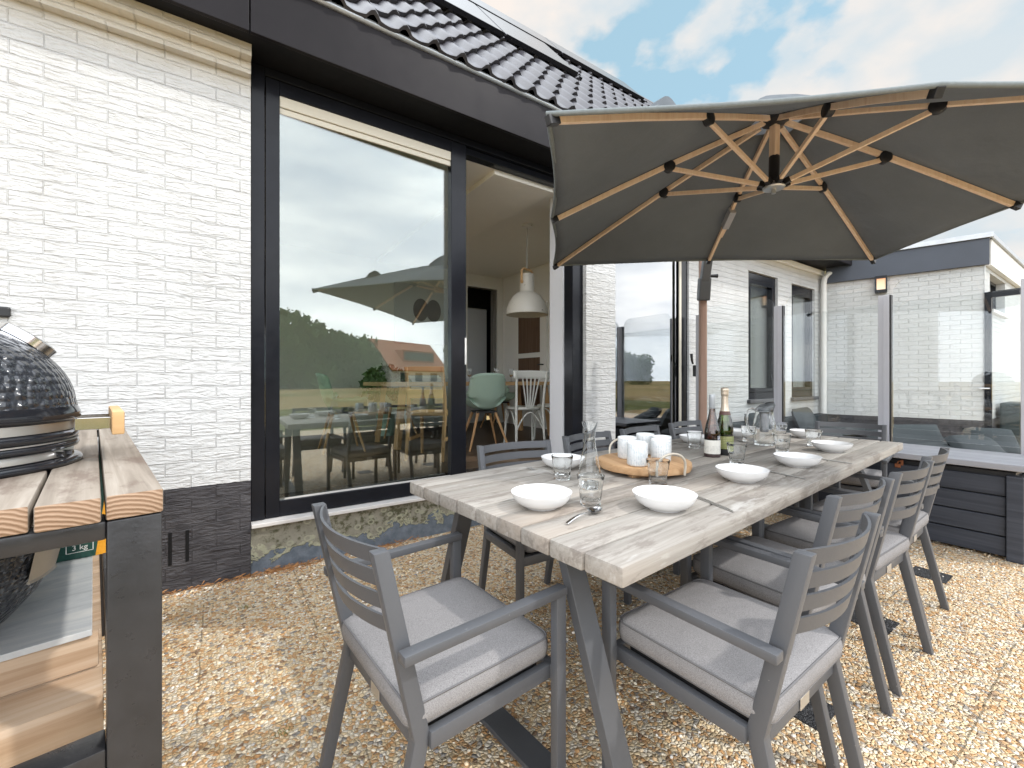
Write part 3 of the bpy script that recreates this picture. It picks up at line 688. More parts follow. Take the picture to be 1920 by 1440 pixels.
cs = [((6.25,3.0,.52),1.25,0,.72,'slate back cushion leaning on the wall left of the downpipe'),((7.55,2.98,.54),1.2,.1,.75,'slate back cushion leaning in the wall corner by the downpipe'),
      ((6.85,1.62,.44),1.15,-.55,.95,'long slate back cushion below the annex wall seen through the glass'),((6.90,1.05,.42),.5,-.9,.42,'small crumpled slate cushion on the right end of the lounge'),((7.25,.98,.46),.8,-1.1,.42,'second small slate cushion behind the crumpled one')]
for i,(loc,rx,rz_,wd,lab) in enumerate(cs):
    t = MB(); pillow(t, wd, .42, .17, Matrix.Identity(4), seed=i); o = t.build('outdoor_cushion', M['sofa'], None, 60)
    o.matrix_world = place(loc, rx, 0, rz_); tag(o, lab, 'cushion', 'loose cushions on the lounge')

# ------------------------------------------------------------------ dining table
TC = (2.216,1.309); TR = R(4.8)
tb = thing('garden_table', 'long weathered grey timber table with dark trestle legs, laid for a meal', 'table', (*TC,0), TR)
PW = 1.06/9
for i in range(9):
    t = MB(); y = -.53+i*PW; dx = .004*math.sin(i*5.3)
    t.box((-1.52+dx,y+.0024,.712),(1.52+dx*.5,y+PW-.0024,.760+.0008*math.sin(i*9.)),bevel=.0055)
    t.build('tabletop_board', M['tabletop'], tb, 30)
for sx in (-1,1):
    x = sx*1.42
    for sy in (-1,1):
        t = MB(); t.bar((x,sy*.515,.0),(x,sy*.27,.69),.068,.030,side=(1,0,0),bevel=.002); t.build('leg', M['table_leg'], tb)
    t = MB(); t.box((x-.045,-.5,0.001),(x+.045,.5,.018),bevel=.002); t.build('floor_bar', M['table_leg'], tb)
    t = MB(); t.box((x-.05,-.42,.692),(x+.05,.42,.7105),bevel=.002); t.build('cross_bearer', M['table_leg'], tb)
t = MB(); t.box((-1.36,-.03,.655),(1.36,.03,.700),bevel=.002); t.build('long_bearer', M['table_leg'], tb)

# ------------------------------------------------------------------ garden chairs
def rr_outline(sx, sy, r, n=5):
    pts = []
    for cx,cy,a0 in ((sx-r,sy-r,0),(-sx+r,sy-r,PI/2),(-sx+r,-sy+r,PI),(sx-r,-sy+r,1.5*PI)):
        for k in range(n+1):
            a = a0+k/n*PI/2; pts.append((cx+r*math.cos(a), cy+r*math.sin(a)))
    return pts
def rr_loft(mb, sx, sy, r, layers, warp=None):
    rings = []
    for z,ins in layers:
        o = rr_outline(sx-ins, sy-ins, max(r-ins*.3,.012))
        rings.append([mb.bm.verts.new(Vector((x,y,z+(warp(x,y) if warp else 0)))) for x,y in o])
    n = len(rings[0])
    for A,B in zip(rings,rings[1:]):
        for k in range(n): mb.bm.faces.new((A[k],A[(k+1)%n],B[(k+1)%n],B[k]))
    mb.bm.faces.new(rings[0][::-1]); mb.bm.faces.new(rings[-1]); return mb
def post_y(z): return -.272+(z/.405)*.092 if z < .405 else -.180-(z-.405)/(.83-.405)*.092
def make_chair(label):
    c = thing('garden_chair', label, 'chair', group='anthracite garden chairs round the table')
    m = M['chair']
    for s in (-1,1):
        t = MB(); x0,x1 = s*.215-.0145, s*.215+.0145
        prof_ = [(0,.029),(.405,.038),(.83,.034)]
        rows = []
        for z,th in prof_:
            y = post_y(z); rows.append([t.bm.verts.new(q) for q in ((x0,y-th/2,z),(x1,y-th/2,z),(x1,y+th/2,z),(x0,y+th/2,z))])
        for A,B in zip(rows,rows[1:]):
            for k in range(4): t.bm.faces.new((A[k],A[(k+1)%4],B[(k+1)%4],B[k]))
        t.bm.faces.new(rows[0][::-1]); t.bm.faces.new(rows[-1])
        bmesh.ops.bevel(t.bm, geom=[e for e in t.bm.edges], offset=.0028, segments=2, profile=.5, affect='EDGES')
        t.build('rear_leg', m, c, 30)
        t = MB(); t.box((s*.258-.013,.188,0),(s*.258+.013,.222,.6045),bevel=.0025); t.build('front_leg', m, c, 30)
        t = MB(); t.box((s*.258-.016,-.243,.6048),(s*.258+.016,.2245,.627),bevel=.003); t.build('armrest', m, c, 30)
        t = MB(); t.box((s*.228-.011,-.165,.378),(s*.228+.011,.20,.416),bevel=.002); t.build('side_rail', m, c, 30)
    for k in range(4):
        z0 = .630+k*.0537; z1 = z0+.0375; t = MB(); n = 14
        rows = []
        for i in range(n+1):
            u = i/n*2-1; x = u*.2015; sag = -.046*(1-u*u)+.010
            rows.append([t.bm.verts.new((x, post_y(z)+sag+dy, z)) for z,dy in ((z0,-.0035),(z1,-.0035),(z1,.0035),(z0,.0035))])
        for A,B in zip(rows,rows[1:]):
            for q in range(4): t.bm.faces.new((A[q],A[(q+1)%4],B[(q+1)%4],B[q]))
        t.bm.faces.new(rows[0][::-1]); t.bm.faces.new(rows[-1])
        t.build('back_slat', m, c, 40)
    t = MB(); t.box((-.2,-.192,.372),(.2,-.166,.412),bevel=.003); rr_ = t.build('rear_rail', m, c, 30)
    t = MB(); t.box((-.026,-.1955,.374),(.026,-.1925,.404),bevel=.001); t.build('badge', M['steel'], rr_)
    t = MB(); t.box((-.244,.192,.376),(.244,.216,.416),bevel=.003); t.build('front_rail', m, c, 30)
    t = MB(); t.box((-.208,-.157,.404),(.208,.170,.420)); t.build('seat_panel', M['black'], c)
    t = MB()
    rr_loft(t, .228, .212, .035, [(.4225,.022),(.426,.008),(.434,.001),(.452,-.002),(.474,.0),(.484,.006),(.490,.018),(.495,.045),(.4985,.09),(.500,.15)],
            lambda x,y: .004*math.sin(9*x+3*y)*math.cos(11*y))
    cu = t.build('seat_cushion', M['cushion'], c, 70)
    t = MB()
    for z in (.4815,.4345): t.tube([(x,y,z+.0005+.004*math.sin(9*x+3*y)*math.cos(11*y)) for x,y in rr_outline(.2255,.2095,.034)], .0028, 5, closed=True)
    t.build('piping', M['piping'], cu, 60)
    return c
chair0 = make_chair('anthracite garden chair at the near end of the table, seen from behind its curved slats')
chair0.location = (.525,1.122,0); chair0.rotation_euler = (0,0,R(-90+5))
CH = [((1.19,.668),2,'nearest anthracite chair on the right long side, its cushion seam open at the back'),
      ((1.752,.792),-1.5,'second anthracite chair from the near end on the right long side'),
      ((2.325,.800),0,'third anthracite chair on the right long side, beside the charcoal paving square'),
      ((2.868,.842),3,'farthest anthracite chair on the right long side, close to the bench box'),
      ((1.345,1.70),176,'anthracite chair tucked in on the house side in front of the open doorway'),
      ((2.02,1.775),187,'anthracite chair on the house side in front of the brick pier'),
      ((2.60,1.83),186,'anthracite chair on the house side behind the tray of mugs'),
      ((3.25,1.90),184,'anthracite chair on the house side behind the wine bottles'),
      ((3.945,1.30),100,'anthracite chair at the far end of the table backing onto the bench box')]
for (x,y),a,lab in CH: dup(chair0, (x,y,0), R(a), lab)

# ------------------------------------------------------------------ tableware
ZT = .7606
def bowl(x,y,lab,s=1.):
    t = MB(); pr = [(.0,.004),(.046,.004),(.047,.0),(.052,.0),(.054,.004),(.072,.012),(.086,.024),(.0955,.040),(.1000,.0545),(.1008,.057),(.0990,.0572),(.094,.042),(.084,.027),(.070,.016),(.050,.0095),(.025,.008),(.0,.008)]
    t.lathe([(max(r,.0005)*s,z*s*.9) for r,z in pr], 48, capb=False, capt=False); o = t.build('bowl', M['ceramic'], None, 60, loc=(x,y,ZT))
    return tag(o, lab, 'bowl', 'white bowls on the table')
for x,y,lab in [(.885,1.125,'white bowl nearest to the end chair at the left front corner'),(1.205,.885,'white bowl in front of the nearest right side chair'),
                (1.80,.945,'white bowl with a knife beside it in front of the second right side chair'),(2.33,.955,'white bowl before the third right side chair, level with the jug'),
                (2.97,1.035,'white bowl before the farthest right side chair near the table corner'),(1.36,1.57,'white bowl with a fork beside it before the doorway'),
                (2.60,1.67,'white bowl half hidden behind the brown wine bottle'),(3.14,1.66,'white bowl just behind the green bottle and left of the jug'),
                (3.53,1.39,'white bowl at the far end of the table')]: bowl(x,y,lab)
def tumbler_mesh():
    t = MB(); H_ = .100
    def fac(a,z):
        k = max(0,min(1,(.066-z)/.010))*max(0,min(1,(z-.006)/.006)); return 1-.055*k*abs(math.sin(a*4.5))**.7
    out = [(.0315,0),(.0335,.003),(.0345,.012),(.0372,.04),(.0402,.062),(.0415,.068),(.0438,.085),(.0462,H_),(.0455,H_+.0008),(.0446,H_)]
    inn = [(.0422,.085),(.0384,.06),(.0350,.034),(.0318,.020),(.022,.0165),(.001,.016)]
    def fo(a,z): return fac(a,z)
    t.lathe(out+inn, 54, fn=lambda a,z: fac(a,z), capb=True, capt=True)
    return t
def clear_glass(name, col):
    t = NT(name); g = t.new('ShaderNodeBsdfGlass', Color=col, Roughness=0., IOR=1.42); t.l.new(g.outputs[0], t.out.inputs[0]); return t.m
M['tumbler'] = clear_glass('clear_glass', (.985,.99,.99))
tm = tumbler_mesh().build('tumbler', M['tumbler'], None, 50)
tum = [(1.200,1.385,'clear fluted tumbler beside the bowl before the doorway'),(1.030,1.045,'clear fluted tumbler beside the spoon at the near end'),(1.45,1.095,'clear fluted tumbler in front of the tray handle'),
       (2.15,1.155,'clear fluted tumbler beside the bottles, behind the bowl with the knife'),(2.71,1.19,'clear fluted tumbler in front of the jug'),(3.13,1.19,'clear fluted tumbler before the far end bowl'),
       (2.985,1.525,'clear fluted tumbler immediately left of the jug'),(3.45,1.525,'clear fluted tumbler behind the jug on its right'),(2.42,1.56,'clear fluted tumbler peeping out left of the brown bottle')]
for i,(x,y,lab) in enumerate(tum):
    o = tm if i==0 else tm.copy()
    if i: COL.objects.link(o)
    o.location = (x,y,ZT); o.rotation_euler = (0,0,i*.4); tag(o, lab, 'glass', 'tumblers on the table')
# bottles
def bottle(name, lab, loc, prof_, gm, liq, liqm, rz=0):
    b = thing(name, lab, 'bottle', loc, rz)
    t = MB(); t.lathe(prof_, 40, capt=False); t.build('glass_body', gm, b, 50)
    t = MB(); t.lathe(liq, 32); t.build('wine', liqm, b, 50); return b
def tint(name, col, edge):
    t = NT(name); lw = t.new('ShaderNodeLayerWeight', Blend=.4).outputs['Facing']; fr = t.new('ShaderNodeFresnel', IOR=1.5).outputs[0]
    tr = t.new('ShaderNodeBsdfTransparent', Color=t.mix(lw, col, edge)); gl = t.new('ShaderNodeBsdfGlossy', Roughness=.03)
    m = t.new('ShaderNodeMixShader', Fac=t.math('MINIMUM', t.math('MULTIPLY_ADD', fr, 1.3, .05), 1.)); t.l.new(tr.outputs[0], m.inputs[1]); t.l.new(gl.outputs[0], m.inputs[2])
    t.l.new(m.outputs[0], t.out.inputs[0]); return t.m
brown_g = tint('brown_glass', (.50,.34,.27), (.10,.06,.05)); green_g = tint('green_glass', (.40,.52,.22), (.07,.12,.03))
amber_l = tint('amber_wine', (.62,.24,.05), (.25,.07,.02)); green_l = tint('pale_wine', (.45,.58,.12), (.10,.16,.02))
wb = bottle('wine_bottle', 'brown wine bottle with a white label and grey screw cap, half full', (2.235,1.335,ZT),
   [(.001,.012),(.030,.003),(.037,.0),(.0400,.004),(.0405,.12),(.0395,.140),(.034,.168),(.024,.205),(.0175,.235),(.0148,.262),(.0145,.31),(.0155,.312),(.0155,.322)], brown_g,
   [(.037,.006),(.0385,.03),(.0385,.12),(.037,.142),(.034,.158)], amber_l, R(20))
wl = NT('cream_label'); p = wl.obj(); x,y,z = wl.sep(p)
lines = wl.math('GREATER_THAN', wl.math('SINE', wl.math('MULTIPLY', z, 900.)), .78)
words = wl.math('GREATER_THAN', wl.noise(wl.mapp(p,(170,170,30)), 1., 3), .52)
zone = wl.math('MULTIPLY', wl.math('GREATER_THAN', z, .024), wl.math('LESS_THAN', z, .064))
lc = wl.mix(wl.math('MULTIPLY', wl.math('MULTIPLY', lines, words), wl.math('MULTIPLY', zone, .75)), (.72,.70,.64), (.16,.15,.15)); wl.pbsdf(lc, .6)
t = MB(); t.lathe([(.0409,.018),(.0411,.020),(.0411,.090),(.0409,.092)], 40, capb=False, capt=False); lb = t.build('label', wl.m, wb, 60)
t = MB(); t.lathe([(.0408,.001),(.0410,.002),(.0410,.0175),(.0409,.018)], 40, capb=False, capt=False); t.build('foot_band', simple('dark_band', (.05,.03,.03), .5), lb, 60)
emb = NT('navy_emblem'); p = emb.obj(); e_ = emb.ramp(emb.noise(p, 180., 2), [(.45,(.7,.69,.66)),(.52,(.05,.06,.14))]); emb.pbsdf(e_, .5)
t = MB(); a0 = R(230)
for k in range(6):
    a = a0+k*.08; b_ = a+.08
    t.poly([(.0416*math.cos(a),.0416*math.sin(a),.094),(.0416*math.cos(b_),.0416*math.sin(b_),.094),(.0414*math.cos(b_),.0414*math.sin(b_),.116),(.0414*math.cos(a),.0414*math.sin(a),.116)])
t.build('emblem', emb.m, lb, 60)
t = MB(); t.lathe([(.0150,.262),(.0158,.263),(.0158,.309),(.0164,.311),(.0164,.335),(.0155,.338)], 32); t.build('screw_cap', simple('grey_cap', (.46,.49,.52), .4, metal=.3), wb, 40)
cb = bottle('sparkling_bottle', 'green sparkling wine bottle with pale gold foil neck', (2.355,1.332,ZT),
   [(.001,.014),(.032,.003),(.040,.0),(.0435,.004),(.0440,.13),(.0425,.155),(.036,.192),(.026,.232),(.0195,.262),(.0165,.29),(.0160,.338)], green_g,
   [(.040,.006),(.042,.03),(.042,.13),(.040,.154),(.0345,.188)], green_l, R(-15))
foil = simple('gold_foil', (.62,.53,.43), .35, metal=.65, var=.25, scale=120, bump=.0006, bscale=300)
t = MB(); t.lathe([(.0248,.242),(.0238,.245),(.0202,.263),(.0176,.29),(.0174,.326),(.0200,.329),(.0203,.345),(.0195,.352),(.0215,.357),(.0205,.368),(.014,.375)], 32); t.build('foil', foil, cb, 40)
t = MB(); t.lathe([(.0302,.222),(.0300,.223),(.0256,.2415),(.0250,.2425)], 32, capb=False, capt=False); t.build('neck_band', simple('brown_band', (.12,.06,.05), .5), cb, 60)
gl_ = NT('olive_label'); p = gl_.obj(); x,y,z = gl_.sep(p)
ln = gl_.math('MULTIPLY', gl_.math('GREATER_THAN', gl_.math('SINE', gl_.math('MULTIPLY', z, 700.)), .6), gl_.math('GREATER_THAN', gl_.noise(gl_.mapp(p,(150,150,20)),1.,3), .5))
gl_.pbsdf(gl_.mix(gl_.math('MULTIPLY', ln, .7), (.22,.24,.09), (.55,.50,.25)), .5)
t = MB(); t.lathe([(.0443,.035),(.0445,.036),(.0445,.104),(.0443,.105)], 40, capb=False, capt=False); t.build('label', gl_.m, cb, 60)
t = MB(); t.lathe([(.0440,.001),(.0444,.002),(.0444,.030),(.0443,.031)], 40, capb=False, capt=False); t.build('foot_band', M['black'], cb, 60)
# jug
jg = thing('water_jug', 'clear glass jug with a grey lid, ice tube and curved handle', 'jug', (2.89,1.375,ZT), R(-34))
t = MB(); t.lathe([(.001,.006),(.052,.0),(.057,.003),(.060,.02),(.066,.07),(.066,.11),(.060,.15),(.053,.185),(.050,.205),(.052,.228),(.050,.228),(.048,.205),(.051,.185),(.058,.15),(.064,.11),(.063,.07),(.057,.022),(.04,.014),(.001,.013)], 44); t.build('glass_body', M['tumbler'], jg, 50)
t = MB(); t.tube([(-.052,0,.222),(-.075,0,.232),(-.098,0,.222),(-.111,0,.195),(-.112,0,.155),(-.104,0,.115),(-.088,0,.085),(-.064,0,.075)], [.009,.009,.009,.0085,.008,.008,.008,.010], 12); t.build('handle', M['tumbler'], jg, 60)
lidm = drink_glass('smoky_lid', (.55,.56,.58), (.15,.15,.16))
t = MB(); n = 36
rings = []
for k,(r,z,tl) in enumerate(((.0505,.214,0),(.0535,.230,.0),(.055,.236,.35),(.050,.252,.45),(.03,.262,.45),(.001,.266,.45))):
    rings.append([t.bm.verts.new((r*math.cos(2*PI*i/n)*(1.18 if (i<3 or i>n-3) and k in(2,3) else 1), r*math.sin(2*PI*i/n), z+tl*.055*(math.cos(2*PI*i/n)*r/.05))) for i in range(n)])
for A,B in zip(rings,rings[1:]):
    for k in range(n): t.bm.faces.new((A[k],A[(k+1)%n],B[(k+1)%n],B[k]))
t.build('lid', lidm, jg, 40)
t = MB(); t.lathe([(.001,.085),(.022,.086),(.025,.09),(.027,.205),(.030,.212)], 28, capt=False); t.build('ice_tube', simple('grey_tube', (.20,.21,.23), .25), jg, 50)
# carafe
cf = tag((lambda t: t.build('carafe', M['tumbler'], None, 50, loc=(1.215,1.238,ZT)))(
    (lambda t: (t.lathe([(.001,.005),(.040,.0),(.0455,.003),(.0460,.010),(.0430,.05),(.0385,.09),(.030,.13),(.0235,.165),(.0215,.195),(.0245,.225),(.0315,.252),(.0308,.2525),(.0232,.225),(.0200,.195),(.022,.165),(.0285,.13),(.037,.09),(.041,.05),(.0435,.014),(.03,.010),(.001,.010)], 44), t)[1])(MB())),
    'tall empty clear glass carafe with a narrow waist and flared lip', 'carafe')
# tray of mugs
ty = thing('serving_tray', 'round slab of rough wood with two wire handles carrying five mugs', 'tray', (1.625,1.305,ZT), R(69))
t = MB(); t.lathe([(.196,.016),(.206,.019),(.209,.030),(.207,.047),(.202,.050)], 72, fn=lambda a,z: 1+.012*math.sin(3*a)+.008*math.sin(7*a+1)+.006*math.sin(17*a)); t.build('slab', M['boardwood'], ty, 40)
for s in (-1,1):
    t = MB(); t.box((s*.11-.02,-.13,0),(s*.11+.02,.13,.0155),bevel=.003); t.build('runner', M['boardwood'], ty)
    t = MB(); t.tube([(s*.212,-.065,.020),(s*.216,-.066,.06)]+[(s*(.216+.012*math.sin(k/12*PI)),-.065*math.cos(k/12*PI),.06+.055*math.sin(k/12*PI)) for k in range(13)]+[(s*.216,.066,.06),(s*.212,.065,.020)], .0055, 8)
    t.build('tray_handle', simple('pale_wire', (.55,.50,.42), .4, metal=.4), ty, 60)
mg = NT('ribbed_glaze'); p = mg.obj(); x,y,z = mg.sep(p)
an = mg.math('ARCTAN2', y, x); rib = mg.math('SINE', mg.math('MULTIPLY', an, 38.))
rg = mg.math('MULTIPLY_ADD', rib, .5, .5); dash = mg.math('MULTIPLY', mg.math('GREATER_THAN', mg.noise(mg.mapp(p,(60,60,90)),1.,3), .5), 1.)
outr = mg.math('MULTIPLY', mg.math('GREATER_THAN', mg.math('ADD', mg.math('MULTIPLY',x,x), mg.math('MULTIPLY',y,y)), .00168), mg.math('MULTIPLY', mg.math('LESS_THAN', z, .093), mg.math('GREATER_THAN', z, .006)))
f_ = mg.math('MULTIPLY', mg.math('MULTIPLY', mg.math('SUBTRACT', 1., rg), outr), mg.math('MULTIPLY_ADD', dash, .6, .4))
mg.pbsdf(mg.mix(f_, (.77,.79,.795), (.50,.56,.60)), .25, mg.bump(mg.math('MULTIPLY', rg, outr), .0012), spec=.5)
t = MB(); t.lathe([(.001,.003),(.036,.0),(.041,.002),(.0435,.008),(.0440,.05),(.0435,.098),(.0425,.100),(.0405,.0985),(.0400,.05),(.039,.010),(.001,.007)], 48, capb=False, capt=False)
mug0 = t.build('mug', mg.m, None, 60)
for i,(x,y,lab) in enumerate([(1.492,1.232,'pale blue ribbed mug at the front left edge of the wooden tray'),(1.590,1.372,'pale blue ribbed mug at the back left beside the far wire handle'),(1.755,1.400,'pale blue ribbed mug at the very back of the wooden tray'),(1.748,1.298,'pale blue ribbed mug on the right behind the front right one'),(1.652,1.232,'pale blue ribbed mug at the front right beside the near wire handle')]):
    o = mug0 if i==0 else mug0.copy()
    if i: COL.objects.link(o)
    o.location = (x,y,ZT+.0512); o.rotation_euler = (0,0,i*1.1); tag(o, lab, 'mug', 'ribbed mugs on the tray')
# cutlery
def spoon_mesh():
    t = MB(); n = 18
    def sec(u):  # half width, z
        if u < .62: return (.0052-.0022*math.sin(min(1,u/.55)*PI*.9)+.0, .003+.010*math.sin(u/.62*PI)**1.2)
        return None
    # handle
    rows = []
    for i in range(13):
        u = i/12; x = -.125+u*.12; wdt = .0058-.003*u; z = .0035+.010*math.sin(u*PI*.85)
        rows.append([t.bm.verts.new(q) for q in ((x,-wdt,z),(x,wdt,z),(x,wdt*.8,z+.002),(x,-wdt*.8,z+.002))])
    for A,B in zip(rows,rows[1:]):
        for k in range(4): t.bm.faces.new((A[k],A[(k+1)%4],B[(k+1)%4],B[k]))
    t.bm.faces.new(rows[0][::-1]); t.bm.faces.new(rows[-1])
    def cup(th):
        def f(u,v):
            a = u*2*PI; r = v
            return Vector((.024+.030*r*math.cos(a), .0195*r*math.sin(a)*(1-.12*math.cos(a)), .0015+.0105*(r*r)**.9+th+.004*(r*math.cos(a)<-.8)*0))
        return f
    t.grid(24,6,cup(0)); t.grid(24,6,cup(.0014))
    return t
sp = spoon_mesh().build('spoon', M['chrome'], None, 60, loc=(.955,.968,ZT)); sp.rotation_euler = (0,0,R(12)); tag(sp, 'shiny spoon lying beside the tumbler at the near end', 'spoon')
def fork_mesh():
    t = MB(); rows = []
    for i in range(13):
        u = i/12; x = -.12+u*.14; wdt = .0055-.003*math.sin(min(1,u*1.1)*PI*.5); z = .002+.008*math.sin(u*PI)
        if u > .9: wdt = .009
        rows.append([t.bm.verts.new(q) for q in ((x,-wdt,z),(x,wdt,z),(x,wdt*.8,z+.002),(x,-wdt*.8,z+.002))])
    for A,B in zip(rows,rows[1:]):
        for k in range(4): t.bm.faces.new((A[k],A[(k+1)%4],B[(k+1)%4],B[k]))
    t.bm.faces.new(rows[0][::-1]); t.bm.faces.new(rows[-1])
    for k in range(4): y = -.0075+k*.005; t.tube([(.018,y,.003),(.035,y,.006),(.062,y,.003)], [.0014,.0013,.0007], 6)
    return t
def knife_mesh():
    t = MB(); rows = []
    for i in range(15):
        u = i/14; x = -.11+u*.22; w0,w1 = (-.006,.006) if u < .45 else (-.006,.010-(.010*max(0,(u-.75)/.25)**2)); h = .004 if u < .45 else .0015
        rows.append([t.bm.verts.new(q) for q in ((x,w0,.001),(x,w1,.001),(x,w1,.001+h),(x,w0,.001+h))])
    for A,B in zip(rows,rows[1:]):
        for k in range(4): t.bm.faces.new((A[k],A[(k+1)%4],B[(k+1)%4],B[k]))
    t.bm.faces.new(rows[0][::-1]); t.bm.faces.new(rows[-1]); return t
kn = knife_mesh().build('knife', M['steel'], None, 40)
for i,(x,y,a,lab) in enumerate([(1.385,.835,250,'table knife right of the bowl before the nearest right side chair'),(2.062,.915,262,'table knife beside the bowl before the second right side chair'),(2.62,.93,265,'table knife beside the bowl before the third right side chair')]):
    o = kn if i==0 else kn.copy()
    if i: COL.objects.link(o)
    o.location = (x,y,ZT); o.rotation_euler = (0,0,R(a)); tag(o, lab, 'knife', 'table knives')
fk = fork_mesh().build('fork', M['steel'], None, 40)
for i,(x,y,a,lab) in enumerate([(1.215,1.59,95,'table fork before the bowl in front of the doorway'),(2.48,1.70,80,'table fork by the bowl behind the brown bottle'),(2.98,1.66,70,'table fork by the bowl behind the green bottle')]):
    o = fk if i==0 else fk.copy()
    if i: COL.objects.link(o)
    o.location = (x,y,ZT); o.rotation_euler = (0,0,R(a)); tag(o, lab, 'fork', 'table forks')

# ------------------------------------------------------------------ parasol
pa = thing('cantilever_parasol', 'large charcoal cantilever parasol with wood coloured ribs over the table', 'parasol', (0,0,0))
A_,B_,C_,D_ = (Vector(q) for q in ((.992,1.226,2.145),(2.444,2.933,2.182),(4.425,1.249,2.16),(2.973,-.458,2.123)))
HUB = Vector((2.706,1.227,2.735)); AX = Vector((-.004,-.018,1.)).normalized()
corners = [A_,B_,C_,D_]
ring = []
for i in range(4):
    a,b = corners[i],corners[(i+1)%4]; ring += [a, (a+b)/2+AX*.022]
mbp = MB(); NU, NV = 10, 16
for i in range(8):
    a,b = ring[i],ring[(i+1)%8]
    def f(u,v,a=a,b=b):
        r = .10+.90*v; e = a.lerp(b,u); ctr = (ring[0]+ring[2]+ring[4]+ring[6])/4
        q = HUB.lerp(e, r); dip = -.030*math.sin(u*PI)*r*(1.15-r)*2.2
        pull = .030*math.sin(u*PI)*r*r; d = (ctr-e); d.z = 0; d.normalize()
        return q + AX*(dip+.055*(r-r*r)) + d*pull
    mbp.grid(NU,NV,f)
bmesh.ops.remove_doubles(mbp.bm, verts=mbp.bm.verts, dist=.002)
can = mbp.build('canopy', M['canopy'], pa, 25)
mod = can.modifiers.new('thick','SOLIDIFY'); mod.thickness = .004; mod.offset = 1
t = MB()
hem = []
for i in range(8):
    a,b = ring[i],ring[(i+1)%8]; ctr = (ring[0]+ring[2]+ring[4]+ring[6])/4
    for k in range(10):
        u = k/10; e = a.lerp(b,u); d = ctr-e; d.z=0; d.normalize(); hem.append(e+d*.030*math.sin(u*PI)+AX*.002)
t.tube(hem, .010, 8, closed=True); t.build('hem', simple('sunlit_hem', (.20,.225,.235), .9, spec=.1, var=.2, scale=60), can, 60)  # hem coloured lighter to stand in for the sunlit canopy top
t = MB()
for i in range(8):
    a,b = ring[i],ring[(i+1)%8]
    t.grid(6,4,lambda u,v,a=a,b=b: HUB+AX*(.115-.09*v*v)+(a.lerp(b,u)-HUB)*(.02+.17*v)+AX*(-.02*math.sin(u*PI)*v))
bmesh.ops.remove_doubles(t.bm, verts=t.bm.verts, dist=.002)
vent = t.build('vent_cap', M['canopy'], can, 40)
for e,s in ((A_,.62),(ring[7],.40),(B_,.8)):
    q = HUB.lerp(e,s)+AX*.012; dr_ = (e-HUB).normalized()
    t = MB(); sd = dr_.cross(AX).normalized(); hh = .060 if s > .5 else .032; rows = []
    for k in range(9):
        u = k/8; h = max(.003, hh*math.sin(min(1,u*1.12)*PI)**.8)
        rows.append([t.bm.verts.new(q+dr_*(u*.2-.1)+sd*y_+AX*z_) for y_,z_ in ((-.03,0),(-.022,h),(.022,h),(.03,0))])
    for A,B in zip(rows,rows[1:]):
        for j_ in range(4): t.bm.faces.new((A[j_],A[(j_+1)%4],B[(j_+1)%4],B[j_]))
    t.bm.faces.new(rows[0][::-1]); t.bm.faces.new(rows[-1]); t.build('strap', M['canopy'], can, 60)
RUN = HUB - AX*.415 + Vector((0,0,0))
def rib_dir(e): return (e-HUB)
def rib_pt(e,s): return HUB + (e-HUB)*s + AX*(.055*(s-s*s)-.022)
for i,e in enumerate(ring):
    s1 = .975
    t = MB()
    pts = [rib_pt(e,s) for s in (.045,.25,.45,.7,s1)]
    sd = (e-HUB).cross(AX).normalized()
    for a,b in zip(pts,pts[1:]): t.bar(a,b,.021,.028,side=sd,bevel=.002)
    rb = t.build('rib', M['parawood'], pa)
    t = MB(); t.bar(rib_pt(e,s1-.004), rib_pt(e,1.0), .028,.036,side=sd,bevel=.003); t.build('rib_tip', M['black'], rb)
    sj = .46 if i%2 else .40
    j = rib_pt(e,sj)-AX*.022
    t = MB(); Mx = Matrix.Translation(j+AX*.012) @ sd.to_track_quat('Z','Y').to_matrix().to_4x4(); t.lathe([(.030,-.018),(.034,-.015),(.034,.015),(.030,.018)],18,Mx); t.build('rib_joint', M['black'], rb, 40)
    dd = (e-HUB); dd = (dd-AX*dd.dot(AX)).normalized()
    t = MB(); t.bar(RUN+dd*.07+AX*.01, j-dd*.01, .019,.024,side=sd,bevel=.002); st_ = t.build('strut', M['parawood'], pa)
    t = MB(); t.bar(RUN+dd*.035, RUN+dd*.085+AX*.016, .027,.032,side=sd,bevel=.002); t.build('strut_socket', M['black'], st_)
QZ = Matrix.Translation(RUN) @ AX.to_track_quat('Z','Y').to_matrix().to_4x4()
t = MB(); t.bar(HUB-AX*.03, RUN+AX*.16, .042,.042,bevel=.006); t.build('centre_pole', M['parawood'], pa)
t = MB(); t.lathe([(.028,.0),(.028,.17),(.024,.175)],20,QZ); t.build('runner_sleeve', M['black'], pa, 40)
t = MB(); t.lathe([(.012,-.045),(.014,-.022),(.055,-.018),(.060,-.010),(.056,-.002),(.040,.012),(.034,.02)],28,QZ); t.build('runner', M['steel'], pa, 40)
QH = Matrix.Translation(HUB-AX*.045) @ AX.to_track_quat('Z','Y').to_matrix().to_4x4()
t = MB(); t.lathe([(.032,-.02),(.05,-.012),(.075,.0),(.08,.025),(.06,.04)],8,QH); t.build('hub', M['black'], pa, 30)
